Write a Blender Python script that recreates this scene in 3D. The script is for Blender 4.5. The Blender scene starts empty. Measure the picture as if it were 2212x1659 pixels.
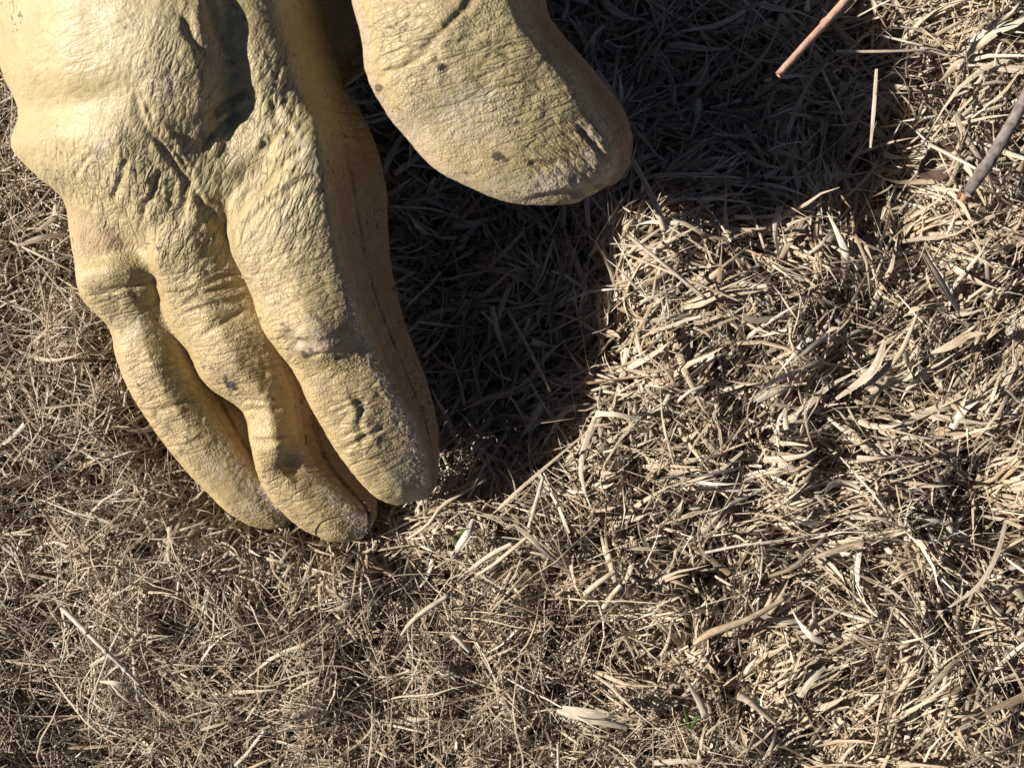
import bpy, math, random
import numpy as np
import openvdb as vdb
from mathutils import Vector
from mathutils.kdtree import KDTree

rng = np.random.default_rng(52)
random.seed(52)
scene = bpy.context.scene
COL = scene.collection
R = math.radians

# ------------------------------------------------------------------ camera
CAM_H = 0.36            # lens height over the soil (m)
REF_Z = 0.018           # height of the grass surface
REF_W = 0.28            # width of the view at that height
SLOPE = REF_W / (CAM_H - REF_Z)          # view width per metre of distance
cam_d = bpy.data.cameras.new("camera")
cam_d.sensor_fit = 'HORIZONTAL'
cam_d.sensor_width = 36.0
cam_d.lens = 36.0 / SLOPE
cam_d.clip_start = 0.01
cam_d.clip_end = 200.0
cam_d.dof.use_dof = True
cam_d.dof.focus_distance = CAM_H - 0.022
cam_d.dof.aperture_fstop = 32.0
cam = bpy.data.objects.new("camera", cam_d)
COL.objects.link(cam)
cam.location = (0, 0, CAM_H)
cam.rotation_euler = (0, 0, 0)
scene.camera = cam

# ------------------------------------------------------------------ light
SUN_EL, SUN_AZ = 31.0, 179.0       # elevation; direction the light comes from, ccw from +x
sun_d = bpy.data.lights.new("sun", 'SUN')
sun_d.energy = 5.0
sun_d.angle = R(0.53)
sun_d.color = (1.0, 0.96, 0.91)
sun = bpy.data.objects.new("sun", sun_d)
COL.objects.link(sun)
to_sun = Vector((math.cos(R(SUN_EL)) * math.cos(R(SUN_AZ)), math.cos(R(SUN_EL)) * math.sin(R(SUN_AZ)), math.sin(R(SUN_EL))))
sun.rotation_euler = to_sun.to_track_quat('Z', 'Y').to_euler()
sun.location = to_sun * 5

world = bpy.data.worlds.new("World")
scene.world = world
world.use_nodes = True
wn = world.node_tree
bg = wn.nodes["Background"]
sky = wn.nodes.new("ShaderNodeTexSky")
sky.sky_type = 'NISHITA'
sky.sun_disc = False
sky.sun_elevation = R(SUN_EL)
sky.sun_rotation = R(90 - SUN_AZ)
sky.air_density = 0.3
sky.dust_density = 0.3
sky.ozone_density = 0.4
wn.links.new(sky.outputs[0], bg.inputs[0])
bg.inputs[1].default_value = 0.05

vs = scene.view_settings
vs.view_transform = 'Standard'
vs.look = 'None'
vs.exposure = 0.82
vs.gamma = 1.0
vs.use_curve_mapping = False


# ------------------------------------------------------------------ helpers
def P(px, py, zmm):
    """point in millimetres: picture column/row (2212 wide) at a height over the soil"""
    z = zmm
    s = (CAM_H * 1000 - z) * SLOPE / 2212.0
    return ((px - 1106.0) * s, -(py - 829.5) * s, z)


def PXY(px, py, z):
    """arrays in mm -> picture coordinates are not needed for shading, only to place features"""
    s = (CAM_H * 1000 - z) * SLOPE / 2212.0
    return px / s + 1106.0, -py / s + 829.5


def hash3(ix, iy, iz, seed):
    h = (ix.astype(np.int64) * 374761393 + iy.astype(np.int64) * 668265263 + iz.astype(np.int64) * 2147483647 + seed * 144269) & 0x7fffffff
    h = ((h ^ (h >> 13)) * 1274126177) & 0x7fffffff
    h = (h ^ (h >> 16)) & 0xffffff
    return h.astype(np.float32) / float(0xffffff)


def vnoise(x, y, z, seed=0):
    ix, iy, iz = np.floor(x), np.floor(y), np.floor(z)
    fx, fy, fz = x - ix, y - iy, z - iz
    fx, fy, fz = (f * f * f * (f * (f * 6 - 15) + 10) for f in (fx, fy, fz))
    ix, iy, iz = ix.astype(np.int64), iy.astype(np.int64), iz.astype(np.int64)
    out = 0
    for a in (0, 1):
        for b in (0, 1):
            for c in (0, 1):
                w = (fx if a else 1 - fx) * (fy if b else 1 - fy) * (fz if c else 1 - fz)
                out = out + w * hash3(ix + a, iy + b, iz + c, seed)
    return out * 2 - 1


def fbm(x, y, z, seed=0, octv=3):
    o, a, f, t = 0, 1.0, 1.0, 0
    for k in range(octv):
        o = o + a * vnoise(x * f, y * f, z * f, seed + k * 17)
        t += a
        a *= .5
        f *= 2.03
    return o / t


def catmull(pts, sub, closed, ten=1.0):
    """pts (n,k) -> resampled along the first axis"""
    p = np.asarray(pts, float)
    n = len(p)
    res = []
    cnt = n if closed else n - 1
    for i in range(cnt):
        if closed:
            a, b, c, d = p[(i - 1) % n], p[i], p[(i + 1) % n], p[(i + 2) % n]
        else:
            a, b, c, d = p[max(i - 1, 0)], p[i], p[i + 1], p[min(i + 2, n - 1)]
        for k in range(sub):
            t = k / sub
            m0, m1 = .5 * ten * (c - a), .5 * ten * (d - b)
            res.append((2 * t ** 3 - 3 * t * t + 1) * b + (t ** 3 - 2 * t * t + t) * m0 + (-2 * t ** 3 + 3 * t * t) * c + (t ** 3 - t * t) * m1)
    if not closed:
        res.append(p[-1])
    return np.array(res)


def loft(rings, su=8, sv=6):
    """rings: list of lists of (px, py, z); returns surface grid (U,V,3) in mm"""
    g = np.array([[P(*q) for q in r] for r in rings])            # U,V,3
    U, V, _ = g.shape
    g = catmull(g.reshape(U, V * 3), su, False).reshape(-1, V, 3)
    g = catmull(g.transpose(1, 0, 2).reshape(V, -1), sv, True, .5).reshape(V * sv, -1, 3).transpose(1, 0, 2)
    return g


VOX = 0.45
LO = np.array([-150.0, -60.0, 4.0])
HI = np.array([45.0, 165.0, 98.0])
DIM = np.ceil((HI - LO) / VOX).astype(int)
HALF = 12


def grid_mesh(g):
    U, V, _ = g.shape
    pts = [*g.reshape(-1, 3)]
    idx = np.arange(U * V).reshape(U, V)
    a, b = idx[:-1, :], np.roll(idx, -1, 1)[:-1, :]
    c, d = np.roll(idx, -1, 1)[1:, :], idx[1:, :]
    quads = np.stack([a, b, c, d], -1).reshape(-1, 4)
    c0, c1 = g[0].mean(0), g[-1].mean(0)
    pts = np.array(pts + [c0, c1])
    n = U * V
    t0 = [(n, idx[0, (j + 1) % V], idx[0, j]) for j in range(V)]
    t1 = [(n + 1, idx[-1, j], idx[-1, (j + 1) % V]) for j in range(V)]
    return pts, np.array(t0 + t1), quads


def sdf(g):
    pts, tris, quads = grid_mesh(g)
    tr = vdb.createLinearTransform(voxelSize=1.0)
    p = ((pts - LO) / VOX).astype(np.float32)
    gr = vdb.FloatGrid.createLevelSetFromPolygons(p, triangles=tris.astype(np.uint32), quads=quads.astype(np.uint32), transform=tr, halfWidth=float(HALF))
    arr = np.empty(tuple(DIM), np.float32)
    gr.copyToArray(arr, ijk=(0, 0, 0))
    return arr * VOX


def smin(a, b, k):
    h = np.maximum(k - np.abs(a - b), 0) / k
    return np.minimum(a, b) - h * h * k * .25


# ------------------------------------------------------------------ node helpers
def new_mat(name):
    m = bpy.data.materials.new(name)
    m.use_nodes = True
    nt = m.node_tree
    b = nt.nodes["Principled BSDF"]
    return m, nt, b


class NT:
    def __init__(s, nt):
        s.nt = nt

    def n(s, typ, **kw):
        x = s.nt.nodes.new("ShaderNode" + typ)
        for k, v in kw.items():
            setattr(x, k, v)
        return x

    def put(s, sock, v):
        if hasattr(v, 'bl_rna') and 'Node' in v.bl_rna.identifier and not v.bl_rna.identifier.startswith('NodeSocket'):
            v = v.outputs[0]
        if isinstance(v, bpy.types.NodeSocket):
            s.nt.links.new(v, sock)
        else:
            sock.default_value = v

    def math(s, op, a, b=0.0, clamp=False):
        x = s.n("Math", operation=op, use_clamp=clamp)
        s.put(x.inputs[0], a)
        s.put(x.inputs[1], b)
        return x.outputs[0]

    def mix(s, f, a, b, mode='MIX'):
        x = s.n("Mix", data_type='RGBA', blend_type=mode)
        s.put(x.inputs[0], f)
        s.put(x.inputs[6], a)
        s.put(x.inputs[7], b)
        return x.outputs[2]

    def attr(s, name):
        return s.n("Attribute", attribute_name=name)

    def noise(s, vec, scale, detail=3, rough=.5):
        x = s.n("TexNoise")
        if vec is not None:
            s.put(x.inputs['Vector'], vec)
        x.inputs['Scale'].default_value = scale
        x.inputs['Detail'].default_value = detail
        x.inputs['Roughness'].default_value = rough
        return x.outputs[0]

    def ramp(s, f, stops):
        x = s.n("ValToRGB")
        cr = x.color_ramp
        while len(cr.elements) < len(stops):
            cr.elements.new(.5)
        for e, (p, c) in zip(cr.elements, stops):
            e.position = p
            e.color = (*c, 1) if len(c) == 3 else c
        s.put(x.inputs[0], f)
        return x.outputs[0]

    def maprange(s, v, a, b, c=0.0, d=1.0):
        x = s.n("MapRange")
        s.put(x.inputs[0], v)
        for i, q in enumerate((a, b, c, d)):
            x.inputs[i + 1].default_value = q
        return x.outputs[0]


def mesh_object(name, verts, faces, mat, parent=None, smooth=True, attrs=None, scale=.001):
    """verts in mm; faces (n,k) int array"""
    me = bpy.data.meshes.new(name)
    v = (np.asarray(verts, np.float32) * scale)
    f = np.asarray(faces, np.int32)
    k = f.shape[1]
    me.vertices.add(len(v))
    me.vertices.foreach_set("co", v.ravel())
    me.loops.add(f.size)
    me.loops.foreach_set("vertex_index", f.ravel())
    me.polygons.add(len(f))
    me.polygons.foreach_set("loop_start", np.arange(0, f.size, k, dtype=np.int32))
    me.polygons.foreach_set("use_smooth", np.full(len(f), smooth))
    if attrs:
        for an, av in attrs.items():
            av = np.asarray(av, np.float32)
            a = me.attributes.new(an, 'FLOAT', 'POINT')
            a.data.foreach_set("value", av)
    me.update(calc_edges=True)
    me.validate()
    me.materials.append(mat)
    o = bpy.data.objects.new(name, me)
    COL.objects.link(o)
    if parent is not None:
        o.parent = parent
    return o


def tag(o, label=None, cat=None, group=None, kind=None):
    if label: o["label"] = label
    if cat: o["category"] = cat
    if group: o["group"] = group
    if kind: o["kind"] = kind
    return o


# ------------------------------------------------------------------ materials
def make_leather(name):
    m, nt, b = new_mat(name)
    N = NT(nt)
    tc = N.n("TexCoord").outputs['Object']
    wear, dirt, tan, suede = (N.attr(x).outputs['Fac'] for x in ("wear", "dirt", "tan", "suede"))
    big = N.noise(tc, 55, 4, .6)
    mid = N.noise(tc, 160, 4, .65)
    fine = N.noise(tc, 420, 4, .65)
    c0 = N.ramp(big, [(.3, (.375, .295, .14)), (.7, (.455, .37, .195))])
    c1 = N.ramp(big, [(.3, (.375, .275, .12)), (.7, (.47, .355, .175))])
    c = N.mix(tan, c0, c1)
    c = N.mix(N.maprange(mid, .48, .75, 0, .5), c, (.34, .25, .13, 1))
    c = N.mix(N.maprange(N.noise(tc, 90, 5, .7), .54, .72, 0, .45), c, (.25, .185, .115, 1))
    c = N.mix(N.maprange(fine, .5, .8, 0, .3), c, (.33, .22, .10, 1))
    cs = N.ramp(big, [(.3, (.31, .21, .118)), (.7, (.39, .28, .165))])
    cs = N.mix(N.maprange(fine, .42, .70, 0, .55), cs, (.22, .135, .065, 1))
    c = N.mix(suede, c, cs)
    wn_ = N.noise(tc, 700, 3, .6)
    wf = N.math('MULTIPLY', wear, N.maprange(wn_, .35, .6, .25, 1.0), clamp=True)
    c = N.mix(wf, c, (.52, .445, .37, 1))
    c = N.mix(dirt, c, (.045, .03, .025, 1))
    N.put(b.inputs['Base Color'], c)
    rough = N.math('ADD', .50, N.math('MULTIPLY', N.math('MAXIMUM', wear, suede), .45), clamp=True)
    rough = N.math('ADD', rough, N.maprange(mid, .3, .7, -.06, .12), clamp=True)
    N.put(b.inputs['Roughness'], rough)
    N.put(b.inputs['Specular IOR Level'], N.maprange(suede, 0, 1, .42, .12))
    ns = N.n("TexNoise")
    N.put(ns.inputs['Vector'], tc)
    ns.inputs['Scale'].default_value = 300
    vm = N.n("VectorMath", operation='MULTIPLY_ADD')
    N.put(vm.inputs[0], ns.outputs['Color'])
    vm.inputs[1].default_value = (.0012, .0012, .0012)
    N.put(vm.inputs[2], tc)
    vo = N.n("TexVoronoi", feature='DISTANCE_TO_EDGE')
    N.put(vo.inputs['Vector'], vm.outputs[0])
    vo.inputs['Scale'].default_value = 1050
    cell = N.math('POWER', N.maprange(vo.outputs[0], 0, .42), .7)
    smooth = N.attr('smooth').outputs['Fac']
    even = N.math('MULTIPLY', N.maprange(N.noise(tc, 70, 3, .6), .35, .65, .35, 1.15), N.maprange(smooth, 0, 1, 1, .35))
    h = N.math('MULTIPLY', even, N.math('MULTIPLY', cell, N.maprange(suede, 0, 1, .7, .6)))
    h = N.math('ADD', h, N.math('MULTIPLY', N.noise(tc, 900, 2, .5), N.maprange(suede, 0, 1, .3, 1.3)))
    folds = 0.0
    grime = N.math('MULTIPLY', N.maprange(vo.outputs[0], .10, 0, 0, .3), even)
    for an, ang in (("fold_steep", 63), ("fold_flat", 16), ("fold_down", -35)):
        mp = N.n("Mapping")
        N.put(mp.inputs[0], vm.outputs[0])
        mp.inputs['Rotation'].default_value = (0, 0, -R(ang))
        m2 = N.n("Mapping")
        N.put(m2.inputs[0], mp.outputs[0])
        m2.inputs['Scale'].default_value = (.24, 1, .5)
        for sc, wgt in ((780, .55), (330, 1.0)):
            v2 = N.n("TexVoronoi", feature='DISTANCE_TO_EDGE')
            N.put(v2.inputs['Vector'], m2.outputs[0])
            v2.inputs['Scale'].default_value = sc
            ln = N.math('POWER', N.maprange(v2.outputs[0], 0, .22), .6)
            folds = N.math('ADD', folds, N.math('MULTIPLY', N.math('MULTIPLY', ln, wgt), N.attr(an).outputs['Fac']))
            line = N.maprange(v2.outputs[0], .11, 0, 0, .65 * wgt)
            grime = N.math('MAXIMUM', grime, N.math('MULTIPLY', line, N.attr(an).outputs['Fac']))
    h = N.math('ADD', h, N.math('MULTIPLY', folds, 2.4))
    grime = N.math('MAXIMUM', grime, N.math('MULTIPLY', N.attr('crease').outputs['Fac'], .7))
    N.put(b.inputs['Base Color'], N.mix(grime, c, (.15, .10, .055, 1)))
    bp = N.n("Bump")
    bp.inputs['Strength'].default_value = .85
    bp.inputs['Distance'].default_value = .00022
    N.put(bp.inputs['Height'], h)
    nt.links.new(bp.outputs[0], b.inputs['Normal'])
    return m


def make_straw(name, stops, rough=.55, trans=.12, streak=True):
    m, nt, b = new_mat(name)
    N = NT(nt)
    tint = N.attr("tint").outputs['Fac']
    al = N.attr("along").outputs['Fac']
    ac = N.attr("across").outputs['Fac']
    tc = N.n("TexCoord").outputs['Object']
    c = N.ramp(tint, stops)
    wnz = N.n("TexWhiteNoise", noise_dimensions='1D')
    N.put(wnz.inputs['W'], N.math('MULTIPLY', tint, 913.0))
    c = N.mix(N.maprange(wnz.outputs[0], .68, 1.0, 0, .55), c, (.36, .225, .115, 1))
    c = N.mix(N.maprange(wnz.outputs[0], .34, .0, 0, .45), c, (.36, .32, .27, 1))
    cx = N.n("CombineXYZ")
    N.put(cx.inputs[0], N.math('MULTIPLY', ac, 7.0))
    N.put(cx.inputs[1], N.math('MULTIPLY', al, 2.5))
    N.put(cx.inputs[2], N.math('MULTIPLY', tint, 137.0))
    st = N.noise(cx.outputs[0], 1.0, 2, .6)
    c = N.mix(N.maprange(st, .45, .68, 0, .7), c, N.mix(.62, c, (.12, .075, .04, 1)))
    c = N.mix(N.maprange(st, .46, .3, 0, .35), c, (.78, .69, .55, 1))
    bl = N.noise(tc, 160, 3, .6)
    c = N.mix(N.maprange(bl, .52, .75, 0, .5), c, (.20, .13, .075, 1))
    N.put(b.inputs['Base Color'], c)
    b.inputs['Roughness'].default_value = rough
    b.inputs['Specular IOR Level'].default_value = .35
    if trans:
        tr = N.n("BsdfTranslucent")
        N.put(tr.inputs[0], c)
        mx = N.n("MixShader")
        mx.inputs[0].default_value = trans
        out = nt.nodes["Material Output"]
        nt.links.new(b.outputs[0], mx.inputs[1])
        nt.links.new(tr.outputs[0], mx.inputs[2])
        nt.links.new(mx.outputs[0], out.inputs[0])
    bp = N.n("Bump")
    bp.inputs['Strength'].default_value = .5
    bp.inputs['Distance'].default_value = .0002
    N.put(bp.inputs['Height'], st)
    nt.links.new(bp.outputs[0], b.inputs['Normal'])
    return m


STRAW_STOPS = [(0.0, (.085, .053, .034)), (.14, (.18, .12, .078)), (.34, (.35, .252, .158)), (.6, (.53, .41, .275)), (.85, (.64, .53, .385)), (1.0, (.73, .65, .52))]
M_STRAW = make_straw("dead_grass_straw", STRAW_STOPS)
M_LEATHER = make_leather("worn_yellow_leather")
M_SUEDE = M_LEATHER


def make_soil():
    m, nt, b = new_mat("soil_and_thatch")
    N = NT(nt)
    tc = N.n("TexCoord").outputs['Object']
    soil = N.ramp(N.noise(tc, 260, 5, .65), [(.3, (.014, .010, .007)), (.7, (.045, .032, .022))])
    mp = N.n("Mapping")
    N.put(mp.inputs[0], tc)
    mp.inputs['Rotation'].default_value = (0, 0, .6)
    mp.inputs['Scale'].default_value = (1, 6, 1)
    th = N.ramp(N.noise(mp.outputs[0], 60, 6, .7), [(.25, (.06, .042, .026)), (.5, (.22, .16, .10)), (.75, (.40, .31, .20))])
    ln = N.n("VectorMath", operation='LENGTH')
    N.put(ln.inputs[0], tc)
    c = N.mix(N.maprange(ln.outputs['Value'], .26, .42), soil, th)
    N.put(b.inputs['Base Color'], c)
    b.inputs['Roughness'].default_value = .95
    bp = N.n("Bump")
    bp.inputs['Strength'].default_value = 1
    bp.inputs['Distance'].default_value = .003
    N.put(bp.inputs['Height'], N.noise(tc, 220, 5, .7))
    nt.links.new(bp.outputs[0], b.inputs['Normal'])
    return m


M_SOIL = make_soil()

# ------------------------------------------------------------------ ground
def relief(x_, y_):
    """lie of the turf in mm: pressed hollow between thumb and fingers, raised rim round it, small hummocks"""
    def bump(px, py, rx, ry, rot=0.0):
        cx, cy, _ = P(px, py, 18)
        a = R(rot)
        u, v = (x_ - cx) * math.cos(a) + (y_ - cy) * math.sin(a), -(x_ - cx) * math.sin(a) + (y_ - cy) * math.cos(a)
        return np.exp(-(u / rx) ** 2 - (v / ry) ** 2)
    h = -13 * bump(1010, 640, 30, 48, 12) - 6 * bump(1500, 190, 50, 30, 0) - 3 * bump(880, 1060, 22, 16) - 7 * bump(700, 1100, 24, 12, -30) - 6 * bump(540, 1080, 24, 12, -45) - 4 * bump(380, 950, 24, 12, -60)
    h = h + 6 * bump(1470, 620, 26, 34, 10) + 5.5 * bump(1330, 1000, 30, 22, 40) + 4 * bump(1130, 1210, 40, 14, 15) + 3 * bump(1800, 620, 50, 24, 0)
    h = h + 3.8 * vnoise(x_ / 26, y_ / 26, x_ * 0 + .3, 203) + 3.3 * vnoise(x_ / 11, y_ / 11, x_ * 0 + .3, 204)
    return np.clip(h * 1.25, -17, 10)


gx = np.concatenate([np.linspace(-30000, -450, 8), np.linspace(-400, 400, 180), np.linspace(450, 30000, 8)])
gX, gY = np.meshgrid(gx, gx, indexing='ij')
gZ = 1.6 * fbm(gX / 14, gY / 14, gX * 0, 3, 3) + relief(gX, gY)
gZ[(np.abs(gX) > 420) | (np.abs(gY) > 420)] = 0
gZ = gZ - 1.5
ii = np.arange(gX.size).reshape(gX.shape)
gf = np.stack([ii[:-1, :-1], ii[1:, :-1], ii[1:, 1:], ii[:-1, 1:]], -1).reshape(-1, 4)
ground = mesh_object("ground", np.stack([gX, gY, gZ], -1).reshape(-1, 3), gf, M_SOIL)
tag(ground, kind="structure")

# ------------------------------------------------------------------ the gloved hand
# rings run: left edge, top left, top, ridge, side, right edge, bottom right, bottom, bottom left
INDEX = [
    [(520, 190, 50), (545, 180, 56), (600, 175, 62), (650, 170, 60), (685, 170, 53), (715, 172, 44), (690, 178, 38), (620, 185, 38), (545, 190, 42)],
    [(500, 260, 52), (530, 250, 60), (602, 242, 69), (668, 232, 67), (718, 230, 56), (772, 232, 45), (735, 236, 37), (630, 245, 36), (530, 258, 42)],
    [(515, 332, 52), (540, 325, 60), (608, 318, 69.5), (688, 305, 69), (742, 300, 56), (808, 300, 42), (770, 305, 34), (640, 320, 32), (530, 330, 40)],
    [(488, 438, 51), (518, 432, 60), (602, 425, 67), (702, 410, 66), (760, 405, 52), (833, 400, 40), (790, 405, 32), (650, 425, 30), (510, 440, 38)],
    [(494, 530, 51), (525, 525, 60), (610, 518, 65), (716, 500, 63), (775, 492, 49), (838, 490, 38), (800, 489, 30), (670, 515, 28), (530, 530, 37)],
    [(536, 628, 49.5), (565, 620, 57.5), (640, 612, 61.5), (738, 598, 59.5), (795, 590, 45.5), (848, 585, 35.5), (810, 588, 28.5), (690, 605, 26.5), (570, 622, 35.5)],
    [(572, 722, 48), (602, 714, 57), (676, 705, 61), (768, 688, 57), (822, 678, 42), (868, 672, 33), (830, 676, 26), (720, 696, 25), (605, 714, 34)],
    [(632, 800, 44), (655, 796, 50), (716, 785, 53), (800, 765, 51), (853, 752, 40), (895, 745, 32), (860, 750, 26), (760, 772, 25), (655, 795, 33)],
    [(672, 880, 40.5), (696, 876, 46.5), (756, 865, 49.5), (840, 842, 47.5), (884, 828, 37.5), (920, 820, 30.5), (888, 825, 24.5), (800, 850, 23.5), (700, 876, 30.5)],
    [(720, 965, 36.5), (744, 960, 42.5), (797, 948, 45.5), (882, 922, 42.5), (916, 910, 34.5), (942, 902, 28.5), (915, 908, 23.5), (835, 935, 21.5), (745, 960, 27.5)],
    [(772, 1035, 33.5), (792, 1030, 37.5), (837, 1018, 39.5), (910, 990, 37.5), (932, 980, 30.5), (948, 975, 26.5), (928, 980, 21.5), (870, 1005, 19.5), (795, 1030, 24.5)],
    [(820, 1078, 29), (838, 1074, 32), (868, 1065, 34), (922, 1045, 32), (938, 1038, 28), (946, 1034, 25), (932, 1038, 20), (890, 1055, 19), (840, 1072, 22)],
    [(858, 1092, 25), (868, 1090, 26), (886, 1086, 27), (914, 1077, 26), (925, 1072, 25), (931, 1068, 23), (922, 1072, 21), (895, 1082, 20), (868, 1088, 21)],
]
MIDDLE = [
    [(330, 430, 45), (360, 425, 56), (420, 420, 63), (480, 410, 61), (520, 405, 54), (550, 400, 44), (520, 405, 35), (440, 415, 30), (350, 428, 36)],
    [(318, 540, 47), (345, 530, 55), (410, 516, 57.5), (475, 502, 55), (520, 492, 48), (560, 485, 41), (525, 492, 31), (430, 512, 26), (345, 535, 33)],
    [(339, 612, 42), (362, 602, 49), (430, 590, 51.5), (520, 570, 48), (565, 560, 41), (600, 555, 35), (570, 560, 27), (460, 585, 22), (362, 605, 29)],
    [(360, 695, 35), (382, 688, 44), (450, 675, 48), (545, 655, 45), (592, 645, 38), (630, 640, 32), (595, 645, 24), (480, 670, 20), (385, 690, 26)],
    [(405, 758, 33), (425, 752, 41), (490, 738, 46), (573, 718, 43), (622, 706, 35), (665, 700, 28), (625, 706, 21), (515, 735, 17), (430, 755, 24)],
    [(450, 832, 31), (470, 826, 38), (530, 812, 42), (600, 795, 39), (648, 783, 31), (695, 775, 25), (650, 783, 19), (550, 808, 15), (475, 828, 21)],
    [(522, 888, 28), (538, 884, 34), (580, 872, 38), (625, 858, 35), (676, 845, 28), (728, 832, 23), (685, 845, 17), (600, 865, 13), (545, 886, 19)],
    [(540, 958, 27), (556, 955, 33), (590, 948, 36), (634, 936, 33), (688, 922, 24), (748, 905, 20), (695, 920, 15), (620, 940, 11), (560, 955, 17)],
    [(562, 1038, 23), (580, 1034, 28), (616, 1024, 30), (660, 1010, 27), (712, 992, 22), (772, 975, 19), (715, 992, 13), (640, 1015, 10), (582, 1034, 15)],
    [(600, 1096, 20), (618, 1091, 24), (657, 1080, 27), (712, 1062, 25), (752, 1047, 21), (803, 1030, 18), (755, 1047, 13), (685, 1070, 9), (620, 1090, 13)],
    [(652, 1143, 17), (670, 1138, 20), (706, 1127, 23), (762, 1107, 22), (793, 1095, 20), (814, 1086, 18), (785, 1100, 12), (730, 1118, 8), (672, 1137, 11)],
    [(708, 1167, 15), (722, 1163, 17), (747, 1155, 19), (782, 1141, 18), (800, 1132, 18), (812, 1124, 17), (795, 1133, 13), (760, 1148, 9), (722, 1162, 11)],
    [(745, 1170, 13), (752, 1169, 14), (764, 1166, 15), (780, 1160, 15), (790, 1156, 16), (794, 1152, 17), (786, 1155, 14), (768, 1163, 11), (752, 1168, 12)],
]
RING = [
    [(175, 530, 36), (195, 522, 41), (245, 512, 45), (300, 505, 43), (330, 505, 38), (345, 508, 34), (325, 512, 29), (250, 520, 25), (190, 530, 30)],
    [(166, 602, 41), (186, 590, 47), (245, 573, 50.5), (312, 558, 49.5), (345, 556, 49), (368, 556, 46), (330, 562, 29), (250, 575, 25), (185, 592, 33)],
    [(184, 656, 36), (208, 646, 43), (262, 628, 46.5), (318, 610, 45.5), (347, 603, 42), (378, 598, 35), (350, 603, 25), (270, 625, 21), (208, 645, 28)],
    [(236, 712, 33), (256, 704, 38), (300, 690, 41), (346, 672, 39), (380, 662, 33), (408, 655, 29), (380, 662, 22), (310, 688, 18), (258, 704, 25)],
    [(252, 780, 30), (275, 773, 36), (318, 760, 39), (374, 742, 36), (410, 730, 30), (448, 722, 26), (410, 730, 20), (330, 756, 16), (276, 772, 22)],
    [(294, 870, 28), (316, 862, 33), (358, 845, 36), (406, 825, 33), (450, 810, 27), (500, 796, 23), (452, 810, 18), (370, 842, 14), (318, 862, 20)],
    [(352, 956, 25), (372, 947, 29), (408, 928, 32), (450, 905, 30), (492, 885, 24), (545, 866, 21), (495, 885, 16), (420, 925, 12), (374, 946, 17)],
    [(424, 1040, 21), (442, 1029, 25), (472, 1010, 27), (508, 990, 26), (540, 970, 21), (585, 950, 19), (542, 970, 14), (485, 1006, 10), (444, 1028, 15)],
    [(484, 1100, 18), (500, 1090, 21), (528, 1073, 23), (562, 1052, 22), (586, 1035, 19), (615, 1018, 17), (588, 1035, 13), (540, 1068, 9), (502, 1089, 12)],
    [(540, 1136, 15), (552, 1129, 17), (576, 1116, 19), (606, 1098, 18), (622, 1086, 17), (636, 1075, 16), (620, 1086, 12), (585, 1112, 9), (553, 1128, 11)],
    [(590, 1146, 13), (597, 1143, 14), (608, 1137, 15), (622, 1128, 14), (630, 1122, 15), (634, 1116, 16), (626, 1121, 13), (611, 1132, 10), (598, 1140, 11)],
]
PINKY = [
    [(88, 370, 46), (105, 350, 54), (165, 335, 60), (225, 330, 56), (250, 340, 48), (255, 350, 40), (230, 355, 34), (170, 360, 32), (105, 365, 38)],
    [(134, 425, 42), (150, 412, 49), (205, 400, 54), (262, 395, 51), (285, 400, 43), (290, 405, 35), (265, 410, 29), (205, 412, 28), (150, 420, 34)],
    [(148, 500, 43), (165, 492, 49), (220, 480, 52), (280, 475, 49), (300, 478, 42), (305, 480, 35), (280, 483, 30), (220, 488, 29), (165, 496, 35)],
    [(160, 562, 42), (178, 556, 47), (235, 545, 49), (295, 538, 46), (318, 540, 40), (325, 542, 34), (298, 545, 29), (235, 552, 28), (178, 560, 34)],
    [(190, 620, 36), (205, 615, 40), (250, 605, 42), (305, 596, 40), (325, 597, 34), (330, 599, 29), (306, 602, 25), (250, 610, 24), (205, 618, 29)],
    [(235, 655, 27), (245, 652, 29), (270, 647, 30), (300, 642, 29), (312, 643, 26), (315, 645, 23), (302, 647, 20), (272, 650, 20), (246, 653, 22)],
]
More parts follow.
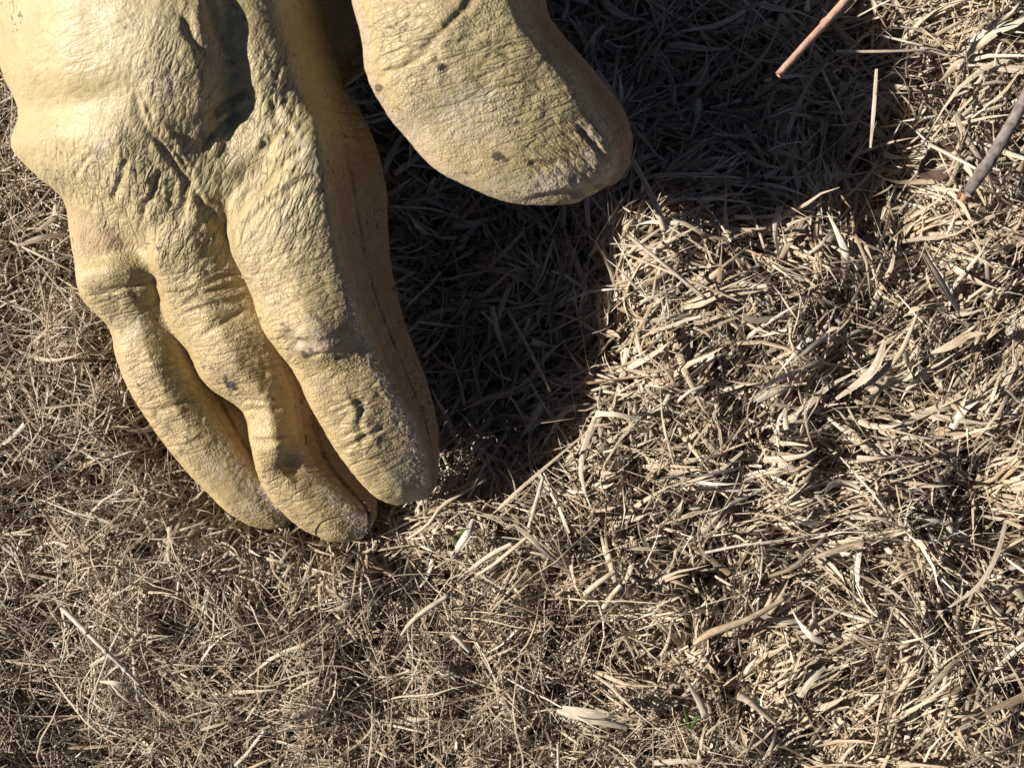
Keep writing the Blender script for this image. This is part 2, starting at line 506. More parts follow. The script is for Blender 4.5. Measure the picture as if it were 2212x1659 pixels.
THUMB = [
    [(540, -640, 62), (590, -655, 69), (690, -660, 72), (780, -660, 68), (830, -655, 62), (860, -650, 54), (810, -640, 48), (690, -635, 46), (590, -632, 52)],
    [(630, -440, 61), (680, -455, 72), (810, -465, 77), (920, -470, 73), (980, -465, 64), (1010, -455, 54), (940, -448, 46), (800, -440, 44), (680, -436, 50)],
    [(700, -230, 62), (750, -250, 74), (890, -260, 80), (1010, -270, 76), (1070, -265, 64), (1100, -258, 54), (1030, -250, 46), (880, -240, 44), (740, -230, 50)],
    [(735, -110, 67), (775, -125, 76), (910, -150, 82), (1030, -160, 78), (1100, -152, 65), (1140, -145, 55), (1070, -140, 48), (910, -130, 46), (765, -110, 54)],
    [(757, 0, 68), (798, -12, 78), (930, -45, 82.5), (1080, -72, 82.2), (1138, -62, 70), (1163, -50, 55), (1095, -50, 48), (930, -35, 46), (795, -5, 54)],
    [(780, 85, 68), (820, 70, 78), (950, 30, 82.5), (1095, -18, 81.2), (1150, -26, 70), (1172, -18, 54), (1110, -10, 47), (950, 30, 46), (815, 75, 54)],
    [(792, 165, 66), (830, 150, 75), (955, 110, 80.5), (1112, 42, 79.7), (1168, 34, 69), (1190, 45, 53), (1130, 55, 46), (965, 110, 45), (830, 152, 52)],
    [(832, 243, 64), (870, 226, 73), (988, 175, 77.5), (1152, 100, 77.2), (1208, 88, 67), (1228, 92, 52), (1170, 105, 45), (1000, 175, 44), (872, 228, 51)],
    [(873, 294, 62), (915, 275, 70), (1030, 225, 74.5), (1196, 152, 74.2), (1254, 137, 64), (1275, 142, 51), (1210, 160, 44), (1040, 225, 43), (918, 277, 50)],
    [(924, 352, 60), (966, 330, 67), (1080, 278, 71.5), (1240, 210, 71.2), (1300, 190, 62), (1318, 195, 50), (1250, 215, 44), (1090, 278, 43), (968, 332, 49)],
    [(1003, 402, 58), (1046, 378, 65), (1140, 325, 68.5), (1270, 262, 67.2), (1328, 246, 59), (1353, 246, 50), (1300, 260, 44), (1155, 325, 43), (1050, 380, 48)],
    [(1085, 432, 56), (1122, 410, 62), (1197, 365, 64.5), (1302, 310, 64.2), (1345, 300, 57), (1368, 308, 49), (1330, 315, 44), (1210, 365, 44), (1125, 412, 48)],
    [(1182, 444, 54), (1205, 430, 58), (1250, 402, 59.5), (1316, 358, 59.2), (1345, 350, 53), (1360, 360, 47), (1330, 365, 45), (1260, 402, 45), (1208, 430, 48)],
    [(1244, 440, 52), (1255, 434, 53), (1278, 420, 51.5), (1310, 398, 51.2), (1325, 392, 49), (1332, 396, 46), (1316, 400, 46), (1282, 420, 48), (1257, 434, 49)],
]
# back of the hand: left edge, five across the hump, valley, index ridge, side, right edge, underneath
BACK = [
    [(110, -620, 64), (150, -640, 76), (230, -650, 84), (330, -655, 88), (430, -655, 89), (520, -650, 87), (590, -645, 84), (640, -640, 80), (680, -630, 72), (700, -620, 62), (640, -610, 50), (480, -600, 44), (320, -600, 44), (170, -610, 50)],
    [(20, -380, 62), (70, -395, 75), (170, -400, 84), (290, -405, 89), (400, -405, 89), (500, -400, 85), (570, -395, 83), (640, -390, 80), (690, -380, 71), (715, -370, 60), (650, -360, 48), (480, -350, 42), (290, -350, 42), (90, -365, 48)],
    [(-40, -120, 60), (10, -130, 72), (120, -130, 82), (260, -130, 86.5), (360, -130, 88), (430, -125, 86.5), (485, -125, 84), (545, -125, 81), (615, -120, 76), (680, -115, 60), (640, -110, 46), (480, -110, 40), (260, -110, 40), (40, -115, 46)],
    [(-22, 20, 59), (28, 15, 70), (125, 12, 80.5), (250, 10, 85), (345, 10, 86), (425, 12, 84.3), (482, 12, 80), (540, 10, 79.5), (602, 12, 76), (690, 15, 56), (640, 25, 44), (480, 30, 38), (260, 30, 38), (40, 25, 44)],
    [(3, 150, 57), (48, 145, 67), (140, 140, 77), (245, 138, 81), (340, 138, 82.5), (436, 142, 79.8), (500, 145, 73), (554, 140, 75), (634, 140, 71), (726, 145, 50), (670, 150, 40), (480, 155, 35), (260, 155, 36), (60, 152, 42)],
    [(43, 240, 54), (88, 232, 63), (165, 225, 72), (260, 222, 76.5), (345, 222, 78), (434, 226, 75.8), (500, 230, 69), (568, 228, 70.5), (650, 225, 67), (745, 225, 46), (680, 235, 36), (480, 240, 33), (270, 242, 34), (95, 240, 40)],
    [(28, 318, 52), (75, 305, 61), (150, 300, 68), (250, 302, 74), (340, 305, 73), (420, 308, 69.5), (490, 310, 66), (560, 305, 68), (650, 300, 62), (730, 300, 42), (670, 310, 34), (480, 318, 32), (270, 322, 33), (80, 318, 40)],
    [(80, 375, 51), (120, 365, 59), (185, 362, 65), (270, 366, 69.5), (345, 372, 68), (415, 378, 66), (480, 380, 64.5), (545, 375, 63), (620, 370, 54), (680, 370, 40), (620, 378, 34), (470, 385, 32), (290, 388, 33), (120, 380, 41)],
    [(150, 425, 50), (182, 418, 56), (235, 418, 61), (300, 425, 64), (355, 430, 63), (410, 438, 61), (460, 440, 60), (510, 435, 58.5), (560, 430, 54), (590, 430, 38), (550, 436, 34), (450, 444, 32), (320, 446, 34), (190, 432, 42)],
    [(225, 490, 48), (245, 486, 51), (285, 488, 55), (330, 494, 57), (370, 498, 56), (405, 502, 54), (435, 502, 51), (465, 498, 47), (490, 496, 43), (500, 496, 38), (480, 500, 35), (410, 506, 34), (330, 508, 36), (250, 494, 43)],
    [(285, 545, 45), (295, 542, 47), (315, 542, 49), (335, 545, 50), (355, 548, 49.5), (370, 550, 48), (382, 550, 46), (392, 548, 44), (400, 548, 42), (402, 548, 40), (392, 550, 38), (365, 552, 38), (335, 552, 39), (298, 546, 43)],
]
PALM = [
    [(420, -560, 50), (500, -580, 60), (640, -590, 66), (780, -590, 64), (860, -570, 54), (840, -550, 42), (700, -540, 38), (520, -545, 42)],
    [(420, -300, 48), (500, -320, 58), (660, -330, 64), (840, -330, 64), (930, -310, 55), (920, -290, 42), (740, -280, 36), (520, -285, 38)],
    [(450, -60, 42), (540, -70, 52), (690, -80, 54), (830, -85, 55), (930, -80, 52), (920, -60, 42), (760, -50, 34), (560, -50, 34)],
    [(480, 70, 40), (560, 65, 47), (680, 62, 46), (780, 60, 46), (860, 55, 48), (860, 62, 42), (740, 70, 34), (580, 75, 33)],
    [(560, 160, 38), (610, 155, 41), (680, 152, 40), (740, 150, 40), (790, 148, 42), (790, 152, 38), (735, 158, 33), (630, 162, 33)],
    [(640, 195, 36), (660, 193, 37), (690, 192, 37), (715, 192, 37), (735, 192, 38), (735, 194, 36), (715, 197, 34), (670, 198, 34)],
]
for _rings in (INDEX, MIDDLE, RING):
    for _r in _rings[1:-1]:
        (lx, ly, lz), (qx, qy, qz) = _r[0], _r[1]
        _r[0] = (lx, ly, lz + 1.5)
        _r[1] = (qx + .35 * (lx - qx), qy + .35 * (ly - qy), qz + 1.0)
LOFTS = [("finger", INDEX), ("finger", MIDDLE), ("finger", RING), ("finger", PINKY), ("thumb", THUMB), ("back", BACK), ("back", PALM)]
grids = [loft(r) for _, r in LOFTS]
S = [sdf(g) for g in grids]
body = smin(S[5], S[6], 5.0)
f_i = smin(body, S[0], 4.0)                 # index grows out of the back
D = smin(f_i, smin(body, S[1], 4.0), .6)
D = smin(D, smin(body, S[3], 5.0), 1.0)
D = smin(D, S[2], 2.0)
D = smin(D, smin(S[4], S[6], 6.0), .8)
gr = vdb.FloatGrid(background=float(HALF * VOX))
gr.copyFromArray(np.ascontiguousarray(D))
pts, quads = gr.convertToQuads(isovalue=0.0)
pts = np.asarray(pts, np.float64) * VOX + LO
quads = np.asarray(quads, np.int64)[:, ::-1]


def tri_norm(pts, quads):
    a, b, c, d = (pts[quads[:, k]] for k in range(4))
    n = np.cross(c - a, d - b)
    vn = np.zeros_like(pts)
    for k in range(4):
        for ax in range(3):
            vn[:, ax] += np.bincount(quads[:, k], n[:, ax], len(pts))
    return vn / np.maximum(np.linalg.norm(vn, axis=1, keepdims=True), 1e-9)


def smooth_pts(pts, quads, it, w=.5):
    e = np.concatenate([quads[:, [0, 1]], quads[:, [1, 2]], quads[:, [2, 3]], quads[:, [3, 0]]])
    deg = np.bincount(e[:, 0], minlength=len(pts)) + np.bincount(e[:, 1], minlength=len(pts))
    for _ in range(it):
        acc = np.zeros_like(pts)
        for ax in range(3):
            acc[:, ax] = np.bincount(e[:, 0], pts[e[:, 1], ax], len(pts)) + np.bincount(e[:, 1], pts[e[:, 0], ax], len(pts))
        pts = pts + w * (acc / np.maximum(deg, 1)[:, None] - pts)
    return pts


pts = smooth_pts(pts, quads, 2)
vn = tri_norm(pts, quads)
# outward check: normals should point away from the inside
if np.mean(vn[pts[:, 2] > 75][:, 2]) < 0:
    quads = quads[:, ::-1].copy()
    vn = -vn

# nearest loft, and where on it each vertex lies
kd = KDTree(sum(g.shape[0] * g.shape[1] for g in grids))
src = []
for li, g in enumerate(grids):
    U, V, _ = g.shape
    for i in range(U):
        for j in range(V):
            kd.insert(g[i, j], len(src))
            src.append((li, i / (U - 1), j / V))
kd.balance()
src = np.array(src)
near = np.array([kd.find(p)[1] for p in pts])
lid = src[near, 0].astype(int)
uu, vv = src[near, 1], src[near, 2]
PX, PY = PXY(pts[:, 0], pts[:, 1], pts[:, 2])
up = np.clip(vn[:, 2] * 1.6 + .25, 0, 1)        # faces turned to the sky: where the named creases are
x, y, z = pts.T


def gauss(cx, cy, rx, ry):
    return np.exp(-(((PX - cx) / rx) ** 2 + ((PY - cy) / ry) ** 2))


def seg_dist(poly):
    """distance in mm on the picture-facing side to a polyline, and position along it 0..1"""
    s = (CAM_H * 1000 - z) * SLOPE / 2212.0
    best = np.full(len(pts), 1e9)
    along = np.zeros(len(pts))
    side = np.zeros(len(pts))
    n = len(poly) - 1
    for k in range(n):
        ax, ay = poly[k]
        bx, by = poly[k + 1]
        dx, dy = bx - ax, by - ay
        L2 = dx * dx + dy * dy
        t = np.clip(((PX - ax) * dx + (PY - ay) * dy) / L2, 0, 1)
        qx, qy = PX - ax - t * dx, PY - ay - t * dy
        dd = np.hypot(qx, qy) * s
        m = dd < best
        best = np.where(m, dd, best)
        along = np.where(m, (k + t) / n, along)
        side = np.where(m, np.sign(qx * dy - qy * dx), side)
    return best, along, side


disp = np.zeros(len(pts))
FOLDS = {k: np.zeros(len(pts)) for k in ('fold_steep', 'fold_flat', 'fold_down')}
# --- broad puckering of slack leather
disp += .42 * fbm(x / 11, y / 11, z / 11, 5, 2)


def worley2(a, b, seed):
    """distance between the two nearest feature points: 0 on the lines between cells"""
    ia, ib = np.floor(a).astype(np.int64), np.floor(b).astype(np.int64)
    d1 = np.full(len(a), 9.0)
    d2 = np.full(len(a), 9.0)
    zz = np.zeros_like(ia)
    for p in (-1, 0, 1):
        for q in (-1, 0, 1):
            ca, cb = ia + p, ib + q
            d = np.hypot(ca + hash3(ca, cb, zz, seed) - a, cb + hash3(ca, cb, zz + 5, seed) - b)
            d2 = np.minimum(np.maximum(d, d1), d2)
            d1 = np.minimum(d, d1)
    return d2 - d1, d1


def wrinkles(cx, cy, rx, ry, ang, wl, amp, stretch=4.0, seed=1, jag=.35):
    """fine folds in leather: long pillowed cells with sharp lines between, along a direction
    (degrees, counter-clockwise in the picture)"""
    global disp
    mask = gauss(cx, cy, rx * 1.15, ry * 1.15) * up
    m = mask > .03
    X_, Y_, Z_ = x[m], y[m], z[m]
    a = R(ang) + .35 * vnoise(X_ / 14, Y_ / 14, Z_ / 20, seed + 3)
    wx = X_ + jag * wl * fbm(X_ / (wl * 2.2), Y_ / (wl * 2.2), Z_ / (wl * 2.2), seed + 50, 2)
    wy = Y_ + jag * wl * fbm(X_ / (wl * 2.2), Y_ / (wl * 2.2), Z_ / (wl * 2.2), seed + 90, 2)
    ca, sa = math.cos(R(ang)), math.sin(R(ang))
    al, ac = wx * ca + wy * sa, -wx * sa + wy * ca
    tot = 0
    for sc, wgt in ((1.0, .75), (2.4, 1.0)):
        e, _ = worley2(al / (wl * stretch * sc), ac / (wl * sc), seed + int(sc * 10))
        var = np.clip(.75 + .9 * vnoise(X_ / (5 * sc), Y_ / (5 * sc), Z_ / 6, seed + 21), 0, 1.6)
        tot = tot - wgt * var * np.exp(-e / .14) * (1 if sc == 1 else 1.25)
    disp[m] += mask[m] * amp * .27 * tot
    key = "fold_steep" if ang > 45 else ("fold_flat" if ang > -25 else "fold_down")
    FOLDS[key] = np.maximum(FOLDS[key], np.clip(mask * (min(1.0, .35 + amp * 1.2) if amp > .22 else .22), 0, 1))


wrinkles(300, 400, 170, 110, 64, 1.7, .5, seed=11)
wrinkles(400, 300, 120, 130, 62, 1.8, .4, seed=12)
wrinkles(640, 420, 110, 120, 52, 1.9, .85, seed=13)
wrinkles(600, 240, 60, 150, 66, 1.7, .7, seed=14, stretch=3)
wrinkles(380, 160, 100, 110, 70, 1.9, .28, seed=15)
wrinkles(470, 620, 100, 70, 12, 1.5, .7, seed=16)
wrinkles(430, 510, 120, 70, 62, 1.6, .5, seed=17)
wrinkles(690, 600, 120, 130, 18, 1.3, .32, seed=18, stretch=3)
wrinkles(800, 900, 120, 150, 25, 1.5, .34, seed=19, stretch=2.5)
wrinkles(560, 780, 120, 110, 20, 1.5, .32, seed=20, stretch=3)
wrinkles(640, 1060, 110, 110, 35, 1.5, .25, seed=21, stretch=2.5)
wrinkles(350, 860, 130, 170, 20, 1.7, .25, seed=22, stretch=3)
wrinkles(270, 650, 80, 50, -15, 1.4, .5, seed=23)
wrinkles(880, 90, 150, 100, 28, 2.0, .35, seed=24)
wrinkles(1130, 180, 170, 150, 32, 1.5, .34, seed=25, stretch=3)
wrinkles(1280, 330, 100, 90, -40, 1.6, .5, seed=26, stretch=3)
wrinkles(150, 120, 190, 190, 25, 3.0, .2, seed=27, stretch=3)
wrinkles(760, 250, 70, 160, 25, 1.5, .45, seed=28, stretch=3)
# --- pebbled grain everywhere
gn = vnoise(x / .95, y / .95, z / .95, 31)
g2 = vnoise(x / 1.9, y / 1.9, z / 1.9, 32)
disp += .07 * gn + .06 * g2
# --- named creases: polyline, half width (mm), depth (mm), lip (mm)
CREASES = [
    ([(1035, -30), (1010, 15), (965, 58), (932, 92), (905, 118)], 1.1, 1.3, .25),
    ([(918, 118), (880, 140), (848, 152), (815, 178)], 1.1, .8, .3),
    ([(930, 100), (965, 150), (980, 190)], 1.6, .4, .15),
    ([(498, 483), (533, 430), (593, 373), (627, 342), (665, 315)], 1.0, 1.1, .45),
    ([(520, 500), (575, 440), (640, 400), (690, 378)], 1.0, 1.0, .4),
    ([(160, 385), (180, 352), (200, 331)], .8, .7, .25),
    ([(289, 179), (304, 258), (357, 323), (410, 399), (456, 471), (498, 530)], 1.1, .9, .3),
    ([(305, 190), (330, 262), (380, 330), (425, 395)], .8, .5, .2),
    ([(222, 628), (275, 622), (336, 606)], 1.0, .9, .4),
    ([(395, 655), (450, 632), (520, 615)], 1.0, .9, .4),
    ([(390, 680), (450, 660), (535, 650)], .8, .7, .3),
    ([(400, 630), (460, 605), (515, 590)], .8, .7, .3),
    ([(430, 730), (480, 700), (530, 672)], .8, .8, .3),
    ([(608, 729), (640, 738), (675, 733), (742, 727)], 1.0, 1.0, .4),
    ([(660, 770), (690, 758), (740, 755)], .8, .7, .2),
    ([(738, 972), (775, 952), (830, 925)], .8, .9, .3),
    ([(700, 900), (750, 880), (800, 862)], .7, .5, .2),
    ([(760, 850), (785, 880), (775, 920), (795, 960)], 1.4, .9, .3),
    ([(544, 952), (580, 950), (622, 943)], .8, 1.0, .4),
    ([(523, 889), (560, 884), (610, 886)], .9, .8, .4),
    ([(350, 884), (372, 880), (392, 871)], .8, .8, .3),
    ([(395, 965), (430, 950), (450, 940)], .7, .5, .2),
    ([(320, 800), (360, 792), (385, 780)], .7, .5, .2),
    ([(1240, 262), (1275, 300), (1300, 335), (1325, 355)], 1.0, 1.0, .4),
    ([(1140, 352), (1170, 360), (1205, 355)], .9, .9, .3),
    ([(1120, 435), (1200, 425), (1290, 405), (1340, 375)], 1.0, 1.0, .3),
    ([(440, -20), (465, 60), (500, 120)], 1.4, 1.0, .6),
    ([(395, 30), (420, 90), (455, 150)], 1.2, 1.0, .4),
    ([(60, 260), (140, 228), (230, 205), (300, 170)], 2.6, .35, .2),
    ([(585, 210), (600, 260), (640, 300)], 1.0, .9, .4),
    ([(700, 95), (735, 130), (760, 150)], 1.0, .8, .3),
    ([(455, 250), (500, 215), (540, 195)], 1.2, 1.2, .5),
    ([(430, 320), (480, 270), (520, 240)], 1.2, 1.2, .5),
    ([(560, 335), (590, 300), (610, 270)], 1.0, 1.0, .4),
    ([(300, 480), (330, 420), (345, 370)], 1.0, .9, .4),
    ([(240, 440), (262, 385), (275, 340)], 1.0, .9, .4),
    ([(380, 500), (400, 440), (400, 395)], 1.0, .9, .4),
]
smooth_m = np.clip(gauss(130, 110, 220, 170) * 1.2, 0, 1)
crease_m = np.zeros(len(pts))
for poly, w, dep, lip in CREASES:
    w, dep, lip = w * .8, dep * .55, lip * .7
    d, t, sd = seg_dist(poly)
    ends = np.clip(np.minimum(t, 1 - t) * 6 + .15, 0, 1)
    wob = 1 + .5 * vnoise(x / 2.5, y / 2.5, z / 2.5, 77)
    d2 = d * wob
    crease_m = np.maximum(crease_m, up * ends * min(1, dep) * np.exp(-(d2 / .45) ** 2))
    disp += up * ends * (-dep * np.exp(-(d2 / w) ** 2) + lip * np.exp(-((d2 - 2.1 * w) / (1.3 * w)) ** 2))
# --- bulges and dents: centre, radius px, height mm
for cx, cy, rx, ry, h in [(250, 588, 75, 22, 1.4), (625, 1010, 30, 24, -2.4), (600, 960, 28, 40, 1.0), (690, 745, 60, 45, 1.2),
                          (470, 800, 60, 50, .8), (860, 170, 70, 50, .8), (560, 380, 45, 30, -1.2), (670, 330, 40, 60, 1.2),
                          (1290, 300, 40, 40, .4), (210, 300, 60, 40, .8), (370, 620, 30, 20, .6),
                          (700, 860, 40, 40, .6)]:
    disp += up * h * gauss(cx, cy, rx, ry)
# --- seams along the side panels: v = 0 left, 3/9 ridge, 4/9 side, 5/9 right edge
fing = np.isin(lid, [0, 1, 2])
nseam = vnoise(x / 1.6, y / 1.6, z / 1.6, 88)
seam_v = {0: 3.95 / 9, 1: 3.85 / 9, 2: 3.8 / 9}
for li, sv in seam_v.items():
    g = grids[li]
    per = np.linalg.norm(np.roll(g, -1, 1) - g, axis=2).sum(1).mean()
    m = lid == li
    dmm = np.abs(vv - sv) * per + .25 * np.abs(vnoise(x / 6, y / 6, z / 6, 89))
    on = np.clip((uu - .1) * 8, 0, 1)
    disp -= np.where(m, on * .95 * (1 + .5 * nseam) * np.exp(-(dmm / .6) ** 2), 0)
    disp += np.where(m, on * .3 * np.exp(-((dmm - 1.5) / .8) ** 2), 0)
# --- rough nap where the ridge of each finger is worn
ridge = np.zeros(len(pts))
for li, (a, b, amp) in {0: (.35, 1.0, 1.0), 1: (.55, 1.0, 1.0), 2: (.5, 1.0, .9)}.items():
    g = grids[li]
    per = np.linalg.norm(np.roll(g, -1, 1) - g, axis=2).sum(1).mean()
    dmm = (vv - 3.05 / 9) * per
    uw = np.clip((uu - a) / .22, 0, 1)
    wd = 1.6 + 3.4 * np.clip(uu, 0, 1) ** 2
    ridge = np.maximum(ridge, np.where(lid == li, amp * uw * np.exp(-(dmm / wd) ** 2), 0))
nz = vnoise(x / .8, y / .8, z / .8, 41)
disp += ridge * (.22 * nz + .2 * vnoise(x / .5, y / .5, z / .5, 42))
pts = pts + vn * disp[:, None]
vn = tri_norm(pts, quads)

# --- surface masks: scuffed nap, embedded dirt, tan against pale yellow
rag = fbm(x / 2.2, y / 2.2, z / 2.2, 61, 3)
rag2 = fbm(x / 1.1, y / 1.1, z / 1.1, 62, 2)
wear = np.clip(ridge * 1.1 + ridge * (rag * 1.6 + rag2 * .9) - .12, 0, .8)
for cx, cy, rx, ry, a in [(680, 725, 55, 40, .55), (1290, 290, 50, 45, .6), (1210, 400, 90, 40, .75), (1290, 360, 60, 60, .5), (880, 1020, 50, 60, .3), (560, 1090, 40, 40, .35), (470, 1000, 40, 40, .3), (215, 325, 22, 26, .9), (365, 190, 20, 36, .55),
                          (795, 1145, 26, 26, .9), (1000, 240, 110, 80, .5), (875, 300, 60, 80, .35), (440, 290, 24, 22, .5), (1100, 400, 90, 40, .35),
                          (672, 400, 14, 60, .35), (640, 200, 16, 90, .35), (300, 700, 50, 30, .3), (650, 330, 16, 60, .4)]:
    wear = np.maximum(wear, a * np.clip(gauss(cx, cy, rx, ry) * 1.5 + .8 * rag - .35, 0, 1))
low = ((lid == 4) & ((vv < .06) | (vv > .93))).astype(float)
wear = np.maximum(wear, .4 * np.clip(low + rag, 0, 1) * low)
tan = np.clip((PY - 430) / 380, 0, 1) + .25 * fbm(x / 9, y / 9, z / 9, 63, 2)
tan = np.where(lid == 4, .40 + .3 * fbm(x / 7, y / 7, z / 7, 64, 3) + .5 * low, tan)
tan = np.clip(tan, 0, 1)
spot_n = fbm(x / 1.3, y / 1.3, z / 1.3, 66, 2)
dirt = np.zeros(len(pts))
SPOTS = [(499, 829, 12, 9, 1), (489, 815, 5, 14, 1), (509, 838, 7, 6, 1), (955, 146, 13, 9, 1), (1116, 266, 8, 6, .9), (1076, 338, 15, 12, .9),
         (1090, 345, 10, 5, .8), (822, 190, 12, 9, .8), (1160, 348, 26, 5, .6), (660, 760, 9, 10, .9), (672, 748, 6, 5, .8), (620, 715, 9, 7, .7),
         (645, 730, 16, 5, .6), (690, 690, 6, 5, .6), (728, 770, 8, 6, .7), (750, 800, 7, 6, .6), (610, 700, 6, 5, .7), (340, 690, 7, 5, .6),
         (275, 620, 8, 6, .6), (250, 640, 5, 5, .7), (600, 655, 8, 6, .5), (520, 660, 5, 5, .7), (560, 690, 6, 5, .6), (540, 720, 7, 6, .6),
         (392, 975, 8, 6, .5), (1250, 425, 24, 6, .5), (1300, 405, 20, 7, .6), (1195, 420, 14, 8, .5), (890, 200, 5, 5, .7), (805, 985, 14, 10, .45),
         (790, 900, 22, 40, .28), (205, 605, 5, 5, .8), (700, 980, 5, 5, .5), (590, 860, 6, 5, .5), (460, 790, 5, 5, .6), (1265, 300, 26, 30, .35),
         (368, 195, 12, 26, .4), (445, 292, 20, 16, .35), (218, 330, 14, 14, .35), (255, 380, 6, 5, .5), (585, 350, 10, 8, .4), (1230, 285, 20, 14, .3)]
for cx, cy, rx, ry, a in SPOTS:
    q = 1 - ((PX - cx) / rx) ** 2 - ((PY - cy) / ry) ** 2 + (.3 if a == 1 else .75) * spot_n
    dirt = np.maximum(dirt, a * np.clip(q * 2.2, 0, 1) * (up > .3))
spk = vnoise(x / .7, y / .7, z / .7, 71) + .6 * vnoise(x / 5, y / 5, z / 5, 72)
dirt = np.maximum(dirt, np.clip((spk - .98) * 5, 0, .75))
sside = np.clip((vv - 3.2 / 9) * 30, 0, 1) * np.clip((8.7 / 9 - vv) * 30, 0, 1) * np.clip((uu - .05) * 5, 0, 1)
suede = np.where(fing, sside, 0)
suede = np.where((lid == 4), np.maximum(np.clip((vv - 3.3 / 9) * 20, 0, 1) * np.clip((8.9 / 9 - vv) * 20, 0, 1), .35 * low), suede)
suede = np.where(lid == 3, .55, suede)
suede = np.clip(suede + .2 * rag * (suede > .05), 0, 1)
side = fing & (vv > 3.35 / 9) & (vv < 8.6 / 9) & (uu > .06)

hand = bpy.data.objects.new("gloved_hand", None)
COL.objects.link(hand)
hand.location = (0, 0, 0)
tag(hand, "hand in a worn yellow leather work glove pressing its fingertips into the dry grass", "gloved hand")

# cut the one skin into its sewn pieces; borders share points and normals, so it stays one surface
code = np.where(lid == 4, 10, np.where(lid >= 5, 20, lid))
code = np.where(side, code + 30, code)
fcode = code[quads[:, 0]]
for k in range(3):                                            # majority clean-up of the borders
    cnt = np.stack([code[quads[:, j]] for j in range(4)], 1)
    cnt.sort(axis=1)
    fcode = cnt[:, 1]
    nc = np.full(len(pts), -1)
    for j in range(4):
        nc[quads[:, j]] = fcode
    code = np.where(nc >= 0, nc, code)


def skin_part(name, codes, mat, parent, label=None):
    f = quads[np.isin(fcode, codes)]
    used, inv = np.unique(f.ravel(), return_inverse=True)
    o = mesh_object(name, pts[used], inv.reshape(-1, 4), mat, parent,
                    attrs={"wear": wear[used], "dirt": dirt[used], "tan": tan[used], "suede": suede[used], "smooth": smooth_m[used], "crease": crease_m[used], **{k: q[used] for k, q in FOLDS.items()}})
    o.data.normals_split_custom_set_from_vertices([tuple(v) for v in vn[used]])
    if label:
        o["label"] = label
    return o


skin_part("back_panel", [20], M_LEATHER, hand)
fingers = []
for li, (fl, sl) in enumerate([("index finger of the glove, nearest the thumb", "shaded suede side strip of the index finger"),
                               ("middle finger of the glove, longest towards the bottom", "shaded suede side strip of the middle finger"),
                               ("ring finger of the glove, leftmost finger", "shaded suede side strip of the ring finger")]):
    fo = skin_part("finger", [li], M_LEATHER, hand, fl)
    skin_part("side_panel", [li + 30], M_SUEDE, fo, sl)
    fingers.append(fo)
skin_part("finger", [3], M_LEATHER, hand, "little finger curled under the hand")
thumb = skin_part("thumb", [10], M_LEATHER, hand)

# the arm goes on above the frame: sleeve over the glove's wrist
m, nt, b = new_mat("dark_blue_sleeve_cloth")
N = NT(nt)
wv = N.n("TexWave", wave_type='BANDS', bands_direction='DIAGONAL')
N.put(wv.inputs['Vector'], N.n("TexCoord").outputs['Object'])
wv.inputs['Scale'].default_value = 500
wv.inputs['Distortion'].default_value = 2
N.put(b.inputs['Base Color'], N.ramp(wv.outputs[0], [(.2, (.02, .025, .04)), (.8, (.05, .06, .085))]))
b.inputs['Roughness'].default_value = .9
rows = []
for k in range(26):
    t = k / 25
    cx, cy, cz, rx, rz = -62 - 30 * t, 143 + 300 * t, 66 + 190 * t ** 1.2, 56 + 6 * t, 36 + 14 * t
    an = np.arange(40) * 2 * np.pi / 40
    f = 1 + .035 * np.sin(an * 3 + k * .9) + .03 * np.sin(an * 5 - k * 1.3) + (.05 if k < 2 else 0)
    rows.append(np.stack([cx + rx * f * np.cos(an), np.full(40, cy), cz + rz * f * np.sin(an)], -1))
for sc in (.96, .93):
    q = rows[0].copy()
    c_ = q.mean(0)
    rows.insert(0, c_ + (q - c_) * sc + np.array([0, 6.0 if sc < .95 else 0, 0]))
sv_ = np.array(rows)
ix = np.arange(sv_.shape[0] * 40).reshape(-1, 40)
sf = np.concatenate([np.stack([ix[:-1, k], ix[:-1, (k + 1) % 40], ix[1:, (k + 1) % 40], ix[1:, k]], -1) for k in range(40)])
mesh_object("sleeve", sv_.reshape(-1, 3), sf, m, hand)

# ------------------------------------------------------------------ dead grass
def inside_hand(p, tol):
    """p (...,3) in mm: true where a point is inside the glove"""
    q = np.floor((p - LO) / VOX).astype(int)
    ok = np.all((q >= 0) & (q < DIM), axis=-1)
    q = np.clip(q, 0, DIM - 1)
    return ok & (D[q[..., 0], q[..., 1], q[..., 2]] < tol)


